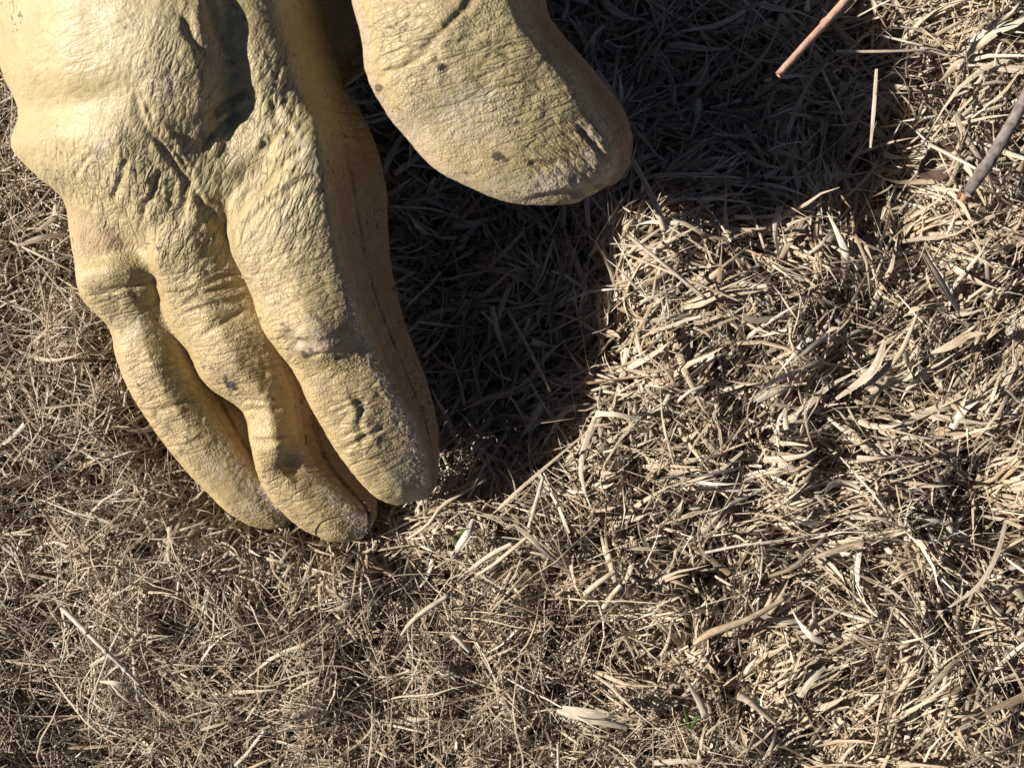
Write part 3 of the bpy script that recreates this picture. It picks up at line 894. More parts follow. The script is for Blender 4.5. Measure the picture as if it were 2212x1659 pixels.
def strands(N, x0, y0, z0, az, pitch, length, width, curl, bend, twist, tint, nseg=5, fold=.3, cols=3, taper=2.5, floor=.6, base_taper=.85, check=True, lay=True):
    """curved blades in mm; cols 3 = folded ribbon, 5 = closed stem"""
    M = nseg + 1
    t = np.linspace(0, 1, M)
    ds = length[:, None] / nseg
    tm = (np.arange(nseg) + .5) / nseg
    a = az[:, None] + curl[:, None] * (tm - .3)
    p = pitch[:, None] + bend[:, None] * tm
    a = a + np.cumsum(rng.normal(0, .13, a.shape), 1)
    p = p + np.cumsum(rng.normal(0, .09, p.shape), 1)
    dx, dy, dz = np.cos(p) * np.cos(a) * ds, np.cos(p) * np.sin(a) * ds, np.sin(p) * ds
    zero = np.zeros((N, 1))
    X = np.concatenate([zero, np.cumsum(dx, 1)], 1) + x0[:, None]
    Y = np.concatenate([zero, np.cumsum(dy, 1)], 1) + y0[:, None]
    Z = np.concatenate([zero, np.cumsum(dz, 1)], 1) + z0[:, None]
    Z = np.maximum(Z, floor)
    if lay:
        Z = Z + relief(X, Y)
    C = np.stack([X, Y, Z], -1)
    if check:
        bad = inside_hand(C, .5).any(1)
        keep = ~bad
        C, az, pitch, length, width, curl, bend, twist, tint = (q[keep] for q in (C, az, pitch, length, width, curl, bend, twist, tint))
        N = len(C)
    T = np.gradient(C, axis=1)
    T /= np.maximum(np.linalg.norm(T, axis=2, keepdims=True), 1e-9)
    sidev = np.stack([-np.sin(az), np.cos(az), np.zeros(N)], -1)[:, None, :] * np.ones((1, M, 1))
    sidev -= (sidev * T).sum(2, keepdims=True) * T
    sidev /= np.maximum(np.linalg.norm(sidev, axis=2, keepdims=True), 1e-9)
    nrm = np.cross(T, sidev)
    tw = twist[:, None] * t[None, :] + rng.uniform(-1, 1, N)[:, None] * .6
    ca, sa = np.cos(tw)[..., None], np.sin(tw)[..., None]
    s_, n_ = sidev * ca + nrm * sa, nrm * ca - sidev * sa
    prof = (1 - t ** taper) * (base_taper + (1 - base_taper) * np.minimum(t * 4, 1))
    prof = np.maximum(prof, .06)
    w = width[:, None] * prof[None, :] * .5
    if cols == 3:
        off = [(-1, 0), (0, fold), (1, 0)]
        V = np.stack([C + s_ * (w[..., None] * o) + n_ * (w[..., None] * h * 2) for o, h in off], 2)
        ac = np.array([0, .5, 1])
        K = 3
        jj = [(0, 1), (1, 2)]
    else:
        K = cols
        an = np.arange(K) * 2 * np.pi / K
        V = np.stack([C + s_ * (w[..., None] * math.cos(q)) + n_ * (w[..., None] * math.sin(q) * .8) for q in an], 2)
        ac = np.arange(K) / K
        jj = [(k, (k + 1) % K) for k in range(K)]
    idx = np.arange(N * M * K).reshape(N, M, K)
    F = np.concatenate([np.stack([idx[:, :-1, a_], idx[:, :-1, b_], idx[:, 1:, b_], idx[:, 1:, a_]], -1).reshape(-1, 4) for a_, b_ in jj])
    sh = (N, M, K)
    return (V.reshape(-1, 3), F,
            {"tint": np.broadcast_to(tint[:, None, None], sh).ravel(), "along": np.broadcast_to(t[None, :, None] * length[:, None, None] / 12, sh).ravel(),
             "across": np.broadcast_to(ac[None, None, :], sh).ravel()})


def merge(parts):
    vs_, fs_, at = [], [], {"tint": [], "along": [], "across": []}
    o = 0
    for v, f, a in parts:
        vs_.append(v)
        fs_.append(f + o)
        o += len(v)
        for k in at:
            at[k].append(a[k])
    return np.concatenate(vs_), np.concatenate(fs_), {k: np.concatenate(q) for k, q in at.items()}


XR, YR = 205.0, 165.0


def fieldn(x_, y_, sc, seed):
    return vnoise(x_ / sc, y_ / sc, x_ * 0 + .5, seed)


def fine_side(x_, y_):
    """0..1: the lower left, where the grass is thin, long and matted"""
    return np.clip((-x_ * .75 - y_ * .5 + 12 + 26 * fieldn(x_, y_, 40, 5)) / 60, 0, 1)


def stub_side(x_, y_):
    """0..1: the bottom centre, where the grass is mown to short standing stubs"""
    cx, cy, _ = P(1250, 1330, 18)
    return np.clip(1.7 * np.exp(-((x_ - cx) / 62) ** 2 - ((y_ - cy) / 38) ** 2) + .35 * fieldn(x_, y_, 22, 6), 0, 1)


def scatter(n):
    return rng.uniform(-XR, XR, n), rng.uniform(-YR, YR, n)


def flow(x_, y_):
    """combed direction of neighbouring blades"""
    st = stub_side(x_, y_)
    return .3 + 1.5 * fieldn(x_, y_, 30, 8) + 1.1 * fieldn(x_, y_, 11, 9) + 1.1 * st


def clump(x_, y_):
    return fieldn(x_, y_, 16, 12) + .6 * fieldn(x_, y_, 7, 13)


def flip(n):
    return np.pi * rng.integers(0, 2, n)


def tone(n, m, sd=.19):
    """each blade bleached differently, neighbours alike"""
    return np.clip(m + rng.normal(0, sd, n) + .12 * clump(bx, by), 0, 1)


parts = []
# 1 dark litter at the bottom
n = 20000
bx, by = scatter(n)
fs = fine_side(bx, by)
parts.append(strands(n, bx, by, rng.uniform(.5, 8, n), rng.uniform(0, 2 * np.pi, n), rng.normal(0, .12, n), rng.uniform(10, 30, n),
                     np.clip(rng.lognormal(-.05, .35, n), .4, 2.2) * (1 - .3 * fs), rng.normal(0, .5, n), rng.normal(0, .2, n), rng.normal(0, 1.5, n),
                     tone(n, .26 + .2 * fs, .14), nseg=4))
# 2 middle layer, combed
n = 31000
bx, by = scatter(n)
fs, st = fine_side(bx, by), stub_side(bx, by)
keep = (clump(bx, by) > -.6) & (rng.random(n) > .8 * st)
bx, by, fs = bx[keep], by[keep], fs[keep]
n = len(bx)
parts.append(strands(n, bx, by, rng.uniform(4, 14, n), flow(bx, by) + rng.normal(0, .45 + .5 * fs, n) + flip(n), rng.normal(.08, .22, n),
                     rng.uniform(9, 30, n), np.clip(rng.lognormal(-.05, .47, n), .3, 2.5) * (1 - .5 * fs), rng.normal(0, .6, n), rng.normal(-.15, .4, n),
                     rng.normal(0, 2, n), tone(n, .64 - .10 * fs)))
# 3 mown stubs, standing and leaning, in tufts
n = 26000
bx, by = scatter(n)
fs, st = fine_side(bx, by), stub_side(bx, by)
keep = (clump(bx, by) > -.25 - .5 * st) & (rng.random(n) > .6 * fs) & (rng.random(n) < .45 + .6 * st)
bx, by, fs, st = bx[keep], by[keep], fs[keep], st[keep]
n = len(bx)
parts.append(strands(n, bx, by, rng.uniform(0, 4, n), flow(bx, by) + rng.normal(0, .7, n), np.clip(rng.normal(.95, .32, n), .1, 1.5), rng.uniform(9, 20, n),
                     np.clip(rng.lognormal(.12, .4, n), .45, 2.4) * (1 - .4 * fs), rng.normal(0, .4, n), rng.normal(-.2, .3, n), rng.normal(0, 1, n),
                     tone(n, .62), nseg=4, cols=4, taper=9))
# 3b tufts: fans of blades from one foot, combed over
nt_ = 2600
tx, ty = scatter(nt_)
tf = fine_side(tx, ty)
kp = rng.random(nt_) > .7 * tf
tx, ty = tx[kp], ty[kp]
cnt = rng.integers(5, 15, len(tx))
rp = np.repeat(np.arange(len(tx)), cnt)
n = len(rp)
bx, by = tx[rp] + rng.normal(0, .9, n), ty[rp] + rng.normal(0, .9, n)
taz, tpi, tle, tti = (q[rp] for q in (flow(tx, ty) + rng.normal(0, .55, len(tx)) + flip(len(tx)) * (rng.random(len(tx)) < .4), rng.uniform(.15, .95, len(tx)),
                                      rng.uniform(11, 26, len(tx)), rng.normal(.66, .13, len(tx))))
parts.append(strands(n, bx, by, rng.uniform(3, 11, n), taz + rng.normal(0, .17, n), tpi + rng.normal(0, .13, n), tle * rng.uniform(.5, 1.15, n),
                     np.clip(rng.lognormal(-.06, .45, n), .3, 2.1), rng.normal(0, .45, n), -tpi * 1.1 + rng.normal(0, .25, n), rng.normal(0, 1.4, n),
                     np.clip(tti + rng.normal(0, .1, n), 0, 1)))
# 4 loose pieces lying on top
n = 5200
bx, by = scatter(n)
fs, st = fine_side(bx, by), stub_side(bx, by)
keep = rng.random(n) > .75 * st
bx, by, fs = bx[keep], by[keep], fs[keep]
n = len(bx)
parts.append(strands(n, bx, by, 12 + rng.uniform(0, 7, n), flow(bx, by) + rng.normal(0, .6, n) + flip(n), rng.normal(0, .14, n), rng.lognormal(2.85, .4, n),
                     np.clip(rng.lognormal(-.1, .5, n), .25, 2.4) * (1 - .45 * fs), rng.normal(0, .6, n), rng.normal(-.2, .35, n), rng.normal(0, 2.2, n),
                     tone(n, .78 - .14 * fs)))
# 5 fine strands, thickest in the lower left
n = 33000
bx, by = scatter(n)
fs = fine_side(bx, by)
keep = rng.random(n) < .2 + .9 * fs
bx, by, fs = bx[keep], by[keep], fs[keep]
n = len(bx)
parts.append(strands(n, bx, by, rng.uniform(5, 18, n), rng.uniform(0, 2 * np.pi, n), rng.normal(.05, .28, n), rng.lognormal(2.95, .42, n),
                     rng.uniform(.16, .6, n), rng.normal(0, .45, n), rng.normal(-.2, .35, n), rng.normal(0, 1, n), tone(n, .53, .2)))
# 6 crumbs of broken thatch
n = 14000
bx, by = scatter(n)
parts.append(strands(n, bx, by, rng.uniform(6, 17, n), rng.uniform(0, 2 * np.pi, n), rng.normal(0, .4, n), rng.uniform(1.5, 5, n), rng.uniform(.3, 1.1, n),
                     rng.normal(0, .8, n), rng.normal(0, .6, n), rng.normal(0, 1, n), tone(n, .55, .24), nseg=2))
# 7 blades bent up round the fingertips
n = 2800
tipc = rng.integers(0, 4, n)
ctr = np.array([P(910, 1105, 20)[:2], P(775, 1185, 16)[:2], P(590, 1165, 16)[:2], P(425, 1080, 18)[:2]])[tipc]
bx, by = ctr[:, 0] + rng.normal(0, 9, n), ctr[:, 1] + rng.normal(0, 6, n)
parts.append(strands(n, bx, by, rng.uniform(6, 18, n), rng.uniform(0, 2 * np.pi, n), rng.uniform(0, .7, n), rng.uniform(6, 15, n), rng.uniform(.3, 1.2, n),
                     rng.normal(0, .5, n), rng.normal(-.3, .4, n), rng.normal(0, 1, n), tone(n, .6)))
v, f, at = merge(parts)
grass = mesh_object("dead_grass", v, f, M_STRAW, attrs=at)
tag(grass, "mat of dry straw coloured dead grass covering the ground", "grass", kind="stuff")
# farther out, beyond the frame
n = 26000
bx, by = rng.uniform(-420, 420, n), rng.uniform(-400, 400, n)
keep = (np.abs(bx) > XR - 12) | (np.abs(by) > YR - 12)
bx, by = bx[keep], by[keep]
n = len(bx)
far = strands(n, bx, by, rng.uniform(1, 15, n), rng.uniform(0, 2 * np.pi, n), rng.normal(.1, .35, n), rng.uniform(16, 44, n), rng.uniform(1.2, 3.2, n),
              rng.normal(0, .6, n), rng.normal(-.1, .3, n), rng.normal(0, 1, n), np.clip(rng.normal(.5, .2, n), 0, 1), nseg=3)
gfar = mesh_object("dead_grass", far[0], far[1], M_STRAW, attrs=far[2])
tag(gfar, "dry dead grass at the edges of the mat", "grass", kind="stuff")

# ------------------------------------------------------------------ nap standing off the worn ridges of the fingers
M_NAP, nt, b = new_mat("pale_leather_nap")
b.inputs['Base Color'].default_value = (.46, .37, .26, 1)
b.inputs['Roughness'].default_value = .9
for li, fo in enumerate(fingers):
    cand = np.where((lid == li) & (ridge > .3) & (up > .25))[0]
    if len(cand) < 10:
        continue
    pr = ridge[cand] ** 2
    c = rng.choice(cand, 2600, p=pr / pr.sum())
    n = len(c)
    dirn = vn[c] + rng.normal(0, .55, (n, 3))
    az_ = np.arctan2(dirn[:, 1], dirn[:, 0])
    pi_ = np.arctan2(dirn[:, 2], np.hypot(dirn[:, 0], dirn[:, 1]))
    q = pts[c] + rng.normal(0, .2, (n, 3)) - vn[c] * .15
    v, f, a = strands(n, q[:, 0], q[:, 1], q[:, 2], az_, pi_, rng.uniform(.3, .9, n), rng.uniform(.03, .07, n), rng.normal(0, 1, n), rng.normal(0, 1, n),
                      rng.normal(0, 1, n), rng.random(n), nseg=2, check=False, floor=0, lay=False)
    tag(mesh_object("nap", v, f, M_NAP, fo), kind="stuff")

# ------------------------------------------------------------------ straws, twigs and leaves that stand out one by one
def simple_mat(name, stops, scale, stretch=(1, 1, 1), rough=.8, bump=.0004):
    m, nt, b = new_mat(name)
    N = NT(nt)
    tc = N.n("TexCoord").outputs['Object']
    mp = N.n("Mapping")
    N.put(mp.inputs[0], tc)
    mp.inputs['Scale'].default_value = stretch
    ns = N.noise(mp.outputs[0], scale, 4, .65)
    N.put(b.inputs['Base Color'], N.ramp(ns, stops))
    b.inputs['Roughness'].default_value = rough
    b.inputs['Specular IOR Level'].default_value = .25
    bp = N.n("Bump")
    bp.inputs['Strength'].default_value = .9
    bp.inputs['Distance'].default_value = bump
    N.put(bp.inputs['Height'], ns)
    nt.links.new(bp.outputs[0], b.inputs['Normal'])
    return m


M_BARK = simple_mat("grey_brown_bark", [(.3, (.07, .05, .04)), (.5, (.17, .135, .115)), (.72, (.27, .23, .205))], 420)
M_WOOD = simple_mat("bare_orange_wood", [(.3, (.30, .15, .08)), (.7, (.55, .33, .20))], 600)
M_RED = simple_mat("reddish_dry_stem", [(.3, (.36, .19, .125)), (.7, (.56, .35, .26))], 420, rough=.6)
M_LEAF = simple_mat("brown_dead_leaf", [(.3, (.05, .03, .022)), (.7, (.15, .095, .068))], 230)
M_GREEN = simple_mat("fresh_green_blade", [(.3, (.05, .10, .018)), (.7, (.11, .19, .035))], 300, rough=.5)


def lift(path, k=.9):
    """rest a piece on the hummocks instead of inside them"""
    out = []
    for a_, b_, c_ in path:
        p_ = P(a_, b_, c_)
        out.append((a_, b_, c_ + k * max(0.0, float(relief(np.array([p_[0]]), np.array([p_[1]]))[0]))))
    top = max(q[2] for q in out)
    return [(a_, b_, max(c_, top - 9)) for a_, b_, c_ in out]


def tube_geo(path, widths, K=8, flat=.85, sub=5, open_end=True, groove=0.0, wob=.0, seed=0):
    """path (px,py,z) control points; widths in mm; closed stem with cut ends"""
    c = catmull(np.array([P(*q) for q in lift(path)]), sub, False)
    wd = catmull(np.array(widths, float)[:, None] * np.ones((1, 2)), sub, False)[:, 0]
    M = len(c)
    T = np.gradient(c, axis=0)
    T /= np.linalg.norm(T, axis=1, keepdims=True)
    sd = np.cross(T, [0, 0, 1.0])
    sd /= np.maximum(np.linalg.norm(sd, axis=1, keepdims=True), 1e-6)
    nr = np.cross(sd, T)
    r2 = np.random.default_rng(seed + 5)
    jitter = 1 + wob * r2.normal(0, 1, (M, K))
    an = np.arange(K) * 2 * np.pi / K + .3
    rad = np.ones(K)
    rad[1::2] -= groove
    V = np.stack([c + (sd * math.cos(a) + nr * math.sin(a) * flat) * (wd * .5 * rad[k] * jitter[:, k])[:, None] for k, a in enumerate(an)], 1)
    idx = np.arange(M * K).reshape(M, K)
    F = [np.stack([idx[:-1, k], idx[:-1, (k + 1) % K], idx[1:, (k + 1) % K], idx[1:, k]], -1) for k in range(K)]
    V = V.reshape(-1, 3)
    # recessed cut ends
    extra, EF = [], []
    for e, row in ((0, idx[0]), (1, idx[-1])):
        base = len(V) + sum(len(q) for q in extra)
        p = V[row] * .45 + c[-1 if e else 0] * .55 - (T[-1] if e else -T[0]) * wd[-1 if e else 0] * .35
        extra.append(p)
        o = np.arange(base, base + K)
        EF.append(np.array([(row[k], row[(k + 1) % K], o[(k + 1) % K], o[k]) for k in range(K)]))
        EF.append(np.array([(o[0], o[k], o[k + 1], o[k + 2]) for k in range(1, K - 2, 2)]))
    V = np.concatenate([V] + extra)
    F = np.concatenate(F + EF)
    L = np.concatenate([np.repeat(np.linspace(0, 1, M) * np.linalg.norm(c[-1] - c[0]) / 6, K), np.zeros(2 * K)])
    A = np.concatenate([np.tile(np.arange(K) / K, M), np.zeros(2 * K)])
    return V, F, L, A


def blade_geo(path, widths, sub=6, fold=.25, roll=0.0, split=0, seed=0):
    """a dry leaf blade: folded, a little thick, its end split into strips"""
    c = catmull(np.array([P(*q) for q in lift(path)]), sub, False)
    wd = catmull(np.array(widths, float)[:, None] * np.ones((1, 2)), sub, False)[:, 0]
    M = len(c)
    T = np.gradient(c, axis=0)
    T /= np.linalg.norm(T, axis=1, keepdims=True)
    sd = np.cross(T, [0, 0, 1.0])
    sd /= np.maximum(np.linalg.norm(sd, axis=1, keepdims=True), 1e-6)
    nr = np.cross(sd, T)
    cr, sr = math.cos(roll), math.sin(roll)
    sd, nr = sd * cr + nr * sr, nr * cr - sd * sr
    r2 = np.random.default_rng(seed)
    K = 7
    off = np.linspace(-1, 1, K)
    rows = []
    for k, o in enumerate(off):
        h = fold * (1 - o * o) + (.10 if k % 2 else 0)
        rows.append(c + sd * (wd * .5 * o)[:, None] + nr * (wd * .5 * h)[:, None])
    V = np.stack(rows, 1)
    if split:
        e = np.clip((np.linspace(0, 1, M) - .72) / .28, 0, 1)
        for k in range(K):
            V[:, k] += (sd * r2.normal(0, .45) + nr * r2.normal(.1, .5) + T * r2.normal(0, .8)) * (e ** 1.5 * wd.max() * .8)[:, None]
    idx = np.arange(M * K).reshape(M, K)
    F = []
    for k in range(K - 1):
        q = np.stack([idx[:-1, k], idx[:-1, k + 1], idx[1:, k + 1], idx[1:, k]], -1)
        if split and k % 2 == 1:
            q = q[:int((M - 1) * .78)]
        F.append(q)
    top = np.concatenate(F)
    n = M * K
    th = .12
    V2 = V - nr[:, None, :] * th
    V = np.concatenate([V.reshape(-1, 3), V2.reshape(-1, 3)])
    F = np.concatenate([top, top[:, ::-1] + n,
                        np.stack([idx[1:, 0], idx[:-1, 0], idx[:-1, 0] + n, idx[1:, 0] + n], -1),
                        np.stack([idx[:-1, -1], idx[1:, -1], idx[1:, -1] + n, idx[:-1, -1] + n], -1)])
    L = np.tile(np.repeat(np.linspace(0, 1, M) * np.linalg.norm(c[-1] - c[0]) / 6, K), 2)
    A = np.tile(np.tile(np.arange(K) / K, M), 2)
    return V, F, L, A


def put(name, geo, mat, tint, label=None, cat=None, group=None, parent=None):
    V, F, L, A = geo
    o = mesh_object(name, V, F, mat, parent, attrs={"tint": np.full(len(V), tint), "along": L, "across": A})
    if label:
        tag(o, label, cat, group)
    return o


G1 = "loose straws lying on the dead grass"
# kind, path, widths (mm), tint, label
PIECES = [
    ("tube", [(866, 1372, 20), (900, 1332, 24), (972, 1283, 25)], [.9, 1.9, 1.7], .85, "split grey white straw stem below the middle fingertip, lying diagonally"),
    ("tube", [(1014, 1232, 21), (1060, 1198, 24), (1109, 1173, 25)], [1.5, 1.7, 1.6], .95, "short whitish straw tube beside the pale husk below the index fingertip"),
    ("tube", [(1030, 1242, 20), (1076, 1212, 23), (1150, 1150, 25)], [1.2, 1.5, 1.3], .7, "grey straw tube lying parallel under the whitish tube below the index fingertip"),
    ("blade", [(1109, 1131, 27), (1160, 1176, 25), (1215, 1226, 23)], [.7, 2.2, .5], .8, "pointed straw husk slanting down to the right below the shadow edge"),
    ("tube", [(1143, 1138, 18), (1158, 1085, 25), (1174, 1028, 29)], [1.4, 1.6, 1.3], .82, "upright pale straw at the shadow edge right of the index fingertip"),
    ("tube", [(1097, 672, 24), (1145, 760, 25), (1189, 847, 24)], [1.1, 1.3, 1.0], .5, "long straight straw lying inside the dark shadow of the fingers"),
    ("tube", [(1355, 507, 26), (1440, 576, 25), (1527, 647, 23)], [1.2, 1.5, 1.3], .85, "long pale straw slanting right from the edge of the hand's shadow, upper of two"),
    ("tube", [(1350, 548, 24), (1470, 598, 24), (1609, 655, 23)], [.8, 1.1, .8], .72, "long thin straw slanting right from the edge of the hand's shadow, lower of two"),
    ("tube", [(1367, 347, 31), (1400, 408, 28), (1418, 446, 24), (1435, 500, 19)], [1.5, 2.0, 2.2, 2.4], .7, "kinked thick stalk standing just right of the thumb tip"),
    ("blade", [(1996, 548, 27), (2030, 605, 27), (2072, 672, 24)], [2.0, 3.4, 1.6], .6, "bundled grey straw sheath with parallel ribs on the right, under the bark twig"),
    ("blade", [(1910, 735, 28), (1885, 800, 28), (1806, 862, 23)], [1.4, 3.0, 1.2], .62, "broad curved pale sheath in the lit grass on the right"),
    ("tube", [(1980, 682, 28), (1940, 770, 27), (1868, 838, 24)], [1.3, 2.2, 2.0], .75, "curved straw stem right of the broad curved pale sheath"),
    ("blade", [(2011, 762, 22), (2050, 748, 26), (2108, 714, 27)], [.8, 2.8, 3.4], .58, "frayed fan shaped husk near the right edge"),
    ("blade", [(1708, 786, 22), (1755, 748, 25), (1805, 712, 26)], [.7, 1.7, 3.0], .92, "cream straw widening into a split sheath, in the lit grass right of the shadow"),
    ("tube", [(1925, 838, 25), (1955, 845, 26), (1992, 848, 25)], [.5, .7, .4], 1.0, "thin white curved bristle below the curved straw stem"),
    ("blade", [(1727, 1503, 22), (1752, 1470, 25), (1782, 1440, 26)], [2.4, 2.2, 1.0], .95, "yellowish straw sheath standing in the lower right grass"),
    ("blade", [(1740, 1212, 22), (1795, 1192, 25), (1857, 1174, 24)], [.8, 2.4, 3.0], .9, "flared cream straw lying level in the grass at the right"),
    ("blade", [(2057, 1306, 25), (2110, 1268, 28), (2150, 1205, 29), (2172, 1130, 27)], [.7, 1.5, 1.6, 1.1], .36, "long arching brown blade near the right edge"),
    ("tube", [(1594, 1500, 25), (1628, 1520, 25), (1680, 1566, 20)], [3.2, 2.6, 1.6], .88, "stubby pale stalk with a swollen end in the lower right grass"),
    ("blade", [(34, 533, 22), (88, 514, 25), (147, 506, 24)], [.8, 2.0, 1.0], .2, "brown blade at the left edge pointing at the glove"),
    ("tube", [(20, 520, 20), (95, 556, 24), (160, 588, 22)], [.8, 1.0, .7], .7, "thin pale straw reaching the glove's left side under the brown blade"),
    ("blade", [(216, 1472, 24), (250, 1476, 26), (283, 1483, 23)], [.7, 2.2, .7], 1.0, "short white blade beside the pale jointed stem"),
    ("tube", [(1205, 1604, 30), (1206, 1632, 25), (1207, 1662, 18)], [.8, 1.1, 1.2], 1.0, "white needle of straw standing at the bottom edge"),
    ("tube", [(1263, 1283, 22), (1296, 1256, 24), (1331, 1232, 25)], [2.0, 2.0, 1.8], .78, "thick cut straw piece in the bottom centre, upper of a pair"),
    ("tube", [(1304, 1312, 22), (1322, 1286, 24), (1343, 1262, 25)], [2.0, 1.9, 1.6], .86, "thick cut straw piece in the bottom centre, lower of a pair"),
    ("tube", [(978, 1370, 25), (996, 1387, 25), (1015, 1407, 23)], [1.7, 1.6, 1.5], 1.0, "short white straw tube right of the split grey white stem"),
    ("blade", [(1287, 893, 25), (1335, 896, 26), (1383, 905, 23)], [1.9, 1.5, .6], .95, "whitish flat blade lying level across the edge of the finger shadow"),
    ("tube", [(1465, 867, 24), (1490, 846, 25), (1522, 833, 26)], [1.0, 1.2, 1.2], 1.0, "white bent straw right of the whitish flat blade"),
    ("tube", [(1990, 304, 28), (2050, 334, 30), (2114, 368, 31)], [1.2, 1.5, 1.1], 1.0, "white straw leaning on the grey bark twig"),
    ("tube", [(1777, 153, 27), (1798, 200, 25), (1820, 246, 21)], [1.2, .9, .8], .9, "pale straw poking out of the dark shade near the reddish stem"),
    ("tube", [(1806, 111, 26), (1900, 112, 26), (2010, 108, 24)], [.9, 1.1, .9], .92, "straight level pale straw right of the reddish stem"),
    ("blade", [(1880, 320, 24), (1887, 240, 27), (1893, 150, 26)], [.7, 1.3, 1.0], .85, "upright double cream blade between the reddish stem and the bark twig"),
    ("blade", [(1660, 1245, 20), (1720, 1220, 24), (1790, 1150, 26)], [1.0, 2.0, .8], .55, "greyish blade pointing up right in the middle of the lit grass"),
    ("tube", [(1500, 1390, 22), (1540, 1365, 25), (1620, 1335, 25), (1700, 1290, 23)], [2.0, 2.8, 2.4, 1.4], .76, "thick ribbed stalk lying in the lower right grass"),
    ("blade", [(1075, 1100, 25), (1130, 1050, 27), (1265, 935, 25)], [.7, 1.2, .5], .72, "long blade along the shadow edge between the fingertip and the flat white blade"),
    ("tube", [(880, 1165, 21), (925, 1132, 24), (962, 1088, 24), (1050, 1035, 25)], [1.0, 1.4, 1.5, 1.1], .78, "bowed pale straw under the index fingertip"),
]
for k, (kind, path, wds, tint, label) in enumerate(PIECES):
    wds = [q * .78 for q in wds]
    tint *= .9
    path = [(a_, b_, c_ - 1.0) for a_, b_, c_ in path]
    if kind == "tube":
        geo = tube_geo(path, wds, K=8, groove=.14, wob=.05, seed=k)
    else:
        geo = blade_geo(path, wds, roll=.5 * math.sin(k * 2.3), split=(wds[-1] > 1.8), seed=k)
    put("straw", geo, M_STRAW, tint, label, "straw", G1)

# jointed stem, lower left
js = put("jointed_stem", tube_geo([(137, 1316, 27), (180, 1358, 28), (225, 1402, 27), (268, 1443, 26), (304, 1480, 23)], [1.3, 1.4, 1.2, 1.1, 1.0], K=10, wob=.03, seed=3),
         M_STRAW, .97, "pale jointed straw stem lying diagonally in the lower left", "straw stem", G1)
for q in ((185, 1363, 28), (228, 1405, 27), (270, 1445, 26)):
    put("joint", tube_geo([(q[0] - 4, q[1] - 4, q[2]), q, (q[0] + 4, q[1] + 4, q[2])], [1.4, 1.75, 1.3], K=8, seed=4), M_STRAW, .6, parent=js)
# thick pale chunk, bottom centre
ch = put("straw_chunk", tube_geo([(1203, 1534, 23), (1255, 1548, 25), (1310, 1560, 25), (1358, 1570, 23)], [1.4, 2.3, 2.1, 1.4], K=10, groove=.1, wob=.07, seed=9),
         M_STRAW, .8, "thick cream coloured chunk of straw lying level at the bottom centre", "straw", G1)
put("torn_strip", blade_geo([(1215, 1528, 26), (1275, 1540, 28), (1330, 1548, 27)], [1.2, 2.2, .8], split=1, seed=2), M_STRAW, .8, parent=ch)
# pale husk by the green shoot
put("straw_husk", blade_geo([(1022, 1124, 24), (1006, 1160, 26), (974, 1202, 23)], [1.6, 2.3, 2.0], fold=.5, split=1, seed=5), M_STRAW, .96,
    "pale curled husk with a green shoot beside it, below the index fingertip", "husk", G1)


def shoot(pts_, label):
    r = bpy.data.objects.new("green_shoot", None)
    COL.objects.link(r)
    r.location = Vector(P(*lift(pts_[0], 1.0)[0])) * .001
    tag(r, label, "grass shoot")
    pts_ = [lift(q, 1.0) for q in pts_]
    off = np.array(P(*pts_[0][0]))
    for q in pts_:
        V, F, L, A = blade_geo(q, [.9, 1.3, .4], fold=.4)
        mesh_object("blade", V - off, F, M_GREEN, r)
    return r


shoot([[(992, 1178, 12), (994, 1160, 22), (1000, 1142, 27)], [(984, 1180, 12), (985, 1168, 20), (978, 1155, 25)]], "tiny green shoot beside the pale curled husk below the index finger")
shoot([[(1490, 1572, 12), (1485, 1552, 21), (1478, 1530, 26)], [(1494, 1574, 12), (1498, 1562, 20), (1506, 1545, 24)]], "tiny green shoot in the grass near the bottom edge")

# reddish stem, top right
rs = put("dry_stem", tube_geo([(1680, 163, 31), (1735, 102, 36), (1790, 42, 41), (1860, -40, 48), (1930, -130, 54)], [1.8, 1.9, 2.0, 2.1, 2.1], K=12, groove=.12, wob=.02, seed=21),
         M_RED, .5, "reddish brown dry stem slanting in from the top edge", "stem")
put("joint", tube_geo([(1777, 56, 39.7), (1783, 49, 40.3), (1789, 43, 41)], [2.1, 2.4, 2.1], K=10, seed=22), M_RED, .5, parent=rs)
put("dark_tip", tube_geo([(1671, 173, 30), (1676, 168, 30.5), (1682, 161, 31.2)], [1.3, 1.7, 1.85], K=8, wob=.1, seed=23), M_LEAF, .5, parent=rs)
# grey bark twig, right
tw = put("bark_twig", tube_geo([(2088, 420, 24), (2112, 385, 28), (2140, 345, 32), (2168, 298, 36), (2200, 240, 41), (2240, 160, 48)], [2.8, 3.2, 3.1, 3.2, 3.0, 3.0], K=14, wob=.05, flat=1, seed=31),
         M_BARK, .5, "grey brown bark covered twig with a broken orange end, near the right edge", "twig")
put("broken_end", tube_geo([(2081, 432, 22), (2085, 424, 23.2), (2092, 414, 25)], [1.8, 2.4, 2.9], K=9, wob=.16, groove=.1, seed=32), M_WOOD, .5, parent=tw)
put("bark_flake", blade_geo([(2072, 430, 22.5), (2074, 420, 24), (2076, 410, 25)], [1.2, 1.4, .6], seed=33), M_WOOD, .5, parent=tw)
put("peeled_patch", blade_geo([(2095, 408, 27.9), (2101, 399, 28.9), (2107, 391, 29.7)], [.8, 1.7, .7], fold=.6, seed=34), M_WOOD, .5, parent=tw)


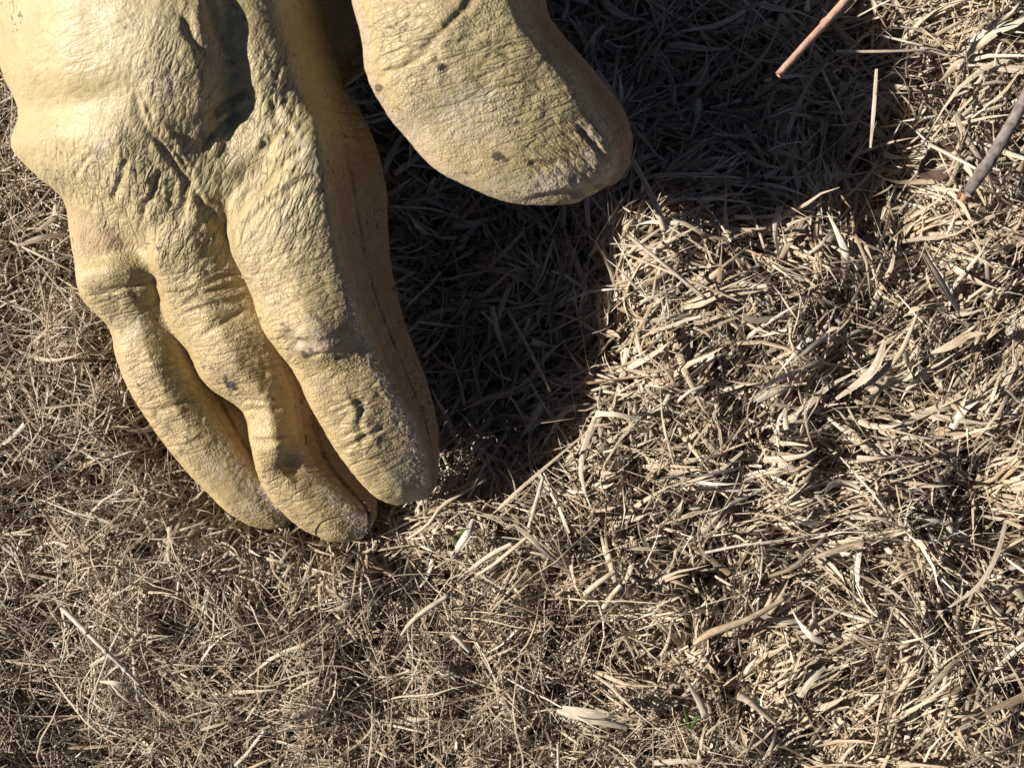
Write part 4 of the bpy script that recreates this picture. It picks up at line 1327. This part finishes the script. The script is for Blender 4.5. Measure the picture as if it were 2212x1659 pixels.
def leaf(name, cx, cy, zc, lx, ly, ang, label, seed, lift=4.0):
    r2 = np.random.default_rng(seed)
    nu, nv = 22, 13
    c = np.array(P(cx, cy, zc))
    u = np.linspace(-1, 1, nu)[:, None] * np.ones((1, nv))
    w_ = np.ones((nu, 1)) * np.linspace(-1, 1, nv)[None, :]
    hw = np.maximum(1 - np.abs(u) ** 2.2, .02) ** .7
    X_ = u * lx
    Y_ = w_ * ly * hw * (1 + .10 * np.sin(u * 17 + w_ * 2))
    Z_ = lift * (np.abs(w_) * hw) ** 1.6 - .35 * np.exp(-(w_ / .12) ** 2) + .8 * vnoise(X_ / 4, Y_ / 4, X_ * 0, seed) + 1.5 * u * u
    ca, sa = math.cos(R(ang)), math.sin(R(ang))
    V = np.stack([c[0] + X_ * ca - Y_ * sa, c[1] + X_ * sa + Y_ * ca, c[2] + Z_], -1).reshape(-1, 3)
    n = len(V)
    ix = np.arange(n).reshape(nu, nv)
    F = np.stack([ix[:-1, :-1], ix[1:, :-1], ix[1:, 1:], ix[:-1, 1:]], -1).reshape(-1, 4)
    rim = np.concatenate([ix[:, 0], ix[-1, 1:], ix[::-1, -1][1:], ix[0, ::-1][1:-1]])
    nxt = np.roll(rim, -1)
    V = np.concatenate([V, V - [0, 0, .25]])
    F = np.concatenate([F, F[:, ::-1] + n, np.stack([rim, rim + n, nxt + n, nxt], -1)])
    o = mesh_object(name, V, F, M_LEAF)
    tag(o, label, "leaf")
    mid = ix[:, nv // 2]
    vp = V[mid]
    ring = []
    for p_ in vp:
        ring.append([p_ + np.array([0, 0, .28]), p_ + np.array([sa * .3, -ca * .3, .02]), p_ + np.array([-sa * .3, ca * .3, .02])])
    RV = np.array(ring).reshape(-1, 3)
    ri = np.arange(len(RV)).reshape(-1, 3)
    RF = np.concatenate([np.stack([ri[:-1, k], ri[1:, k], ri[1:, (k + 1) % 3], ri[:-1, (k + 1) % 3]], -1) for k in range(3)])
    mesh_object("midrib", RV, RF, M_LEAF, o)
    return o


leaf("dead_leaf", 2040, 348, 15, 9, 5.0, 28, "dark brown dead leaf lying in shade under the bark twig", 5)
leaf("dead_leaf", 2165, 1535, 12, 8, 4.5, -35, "brown crumpled leaf half buried in grass at the lower right edge", 6)
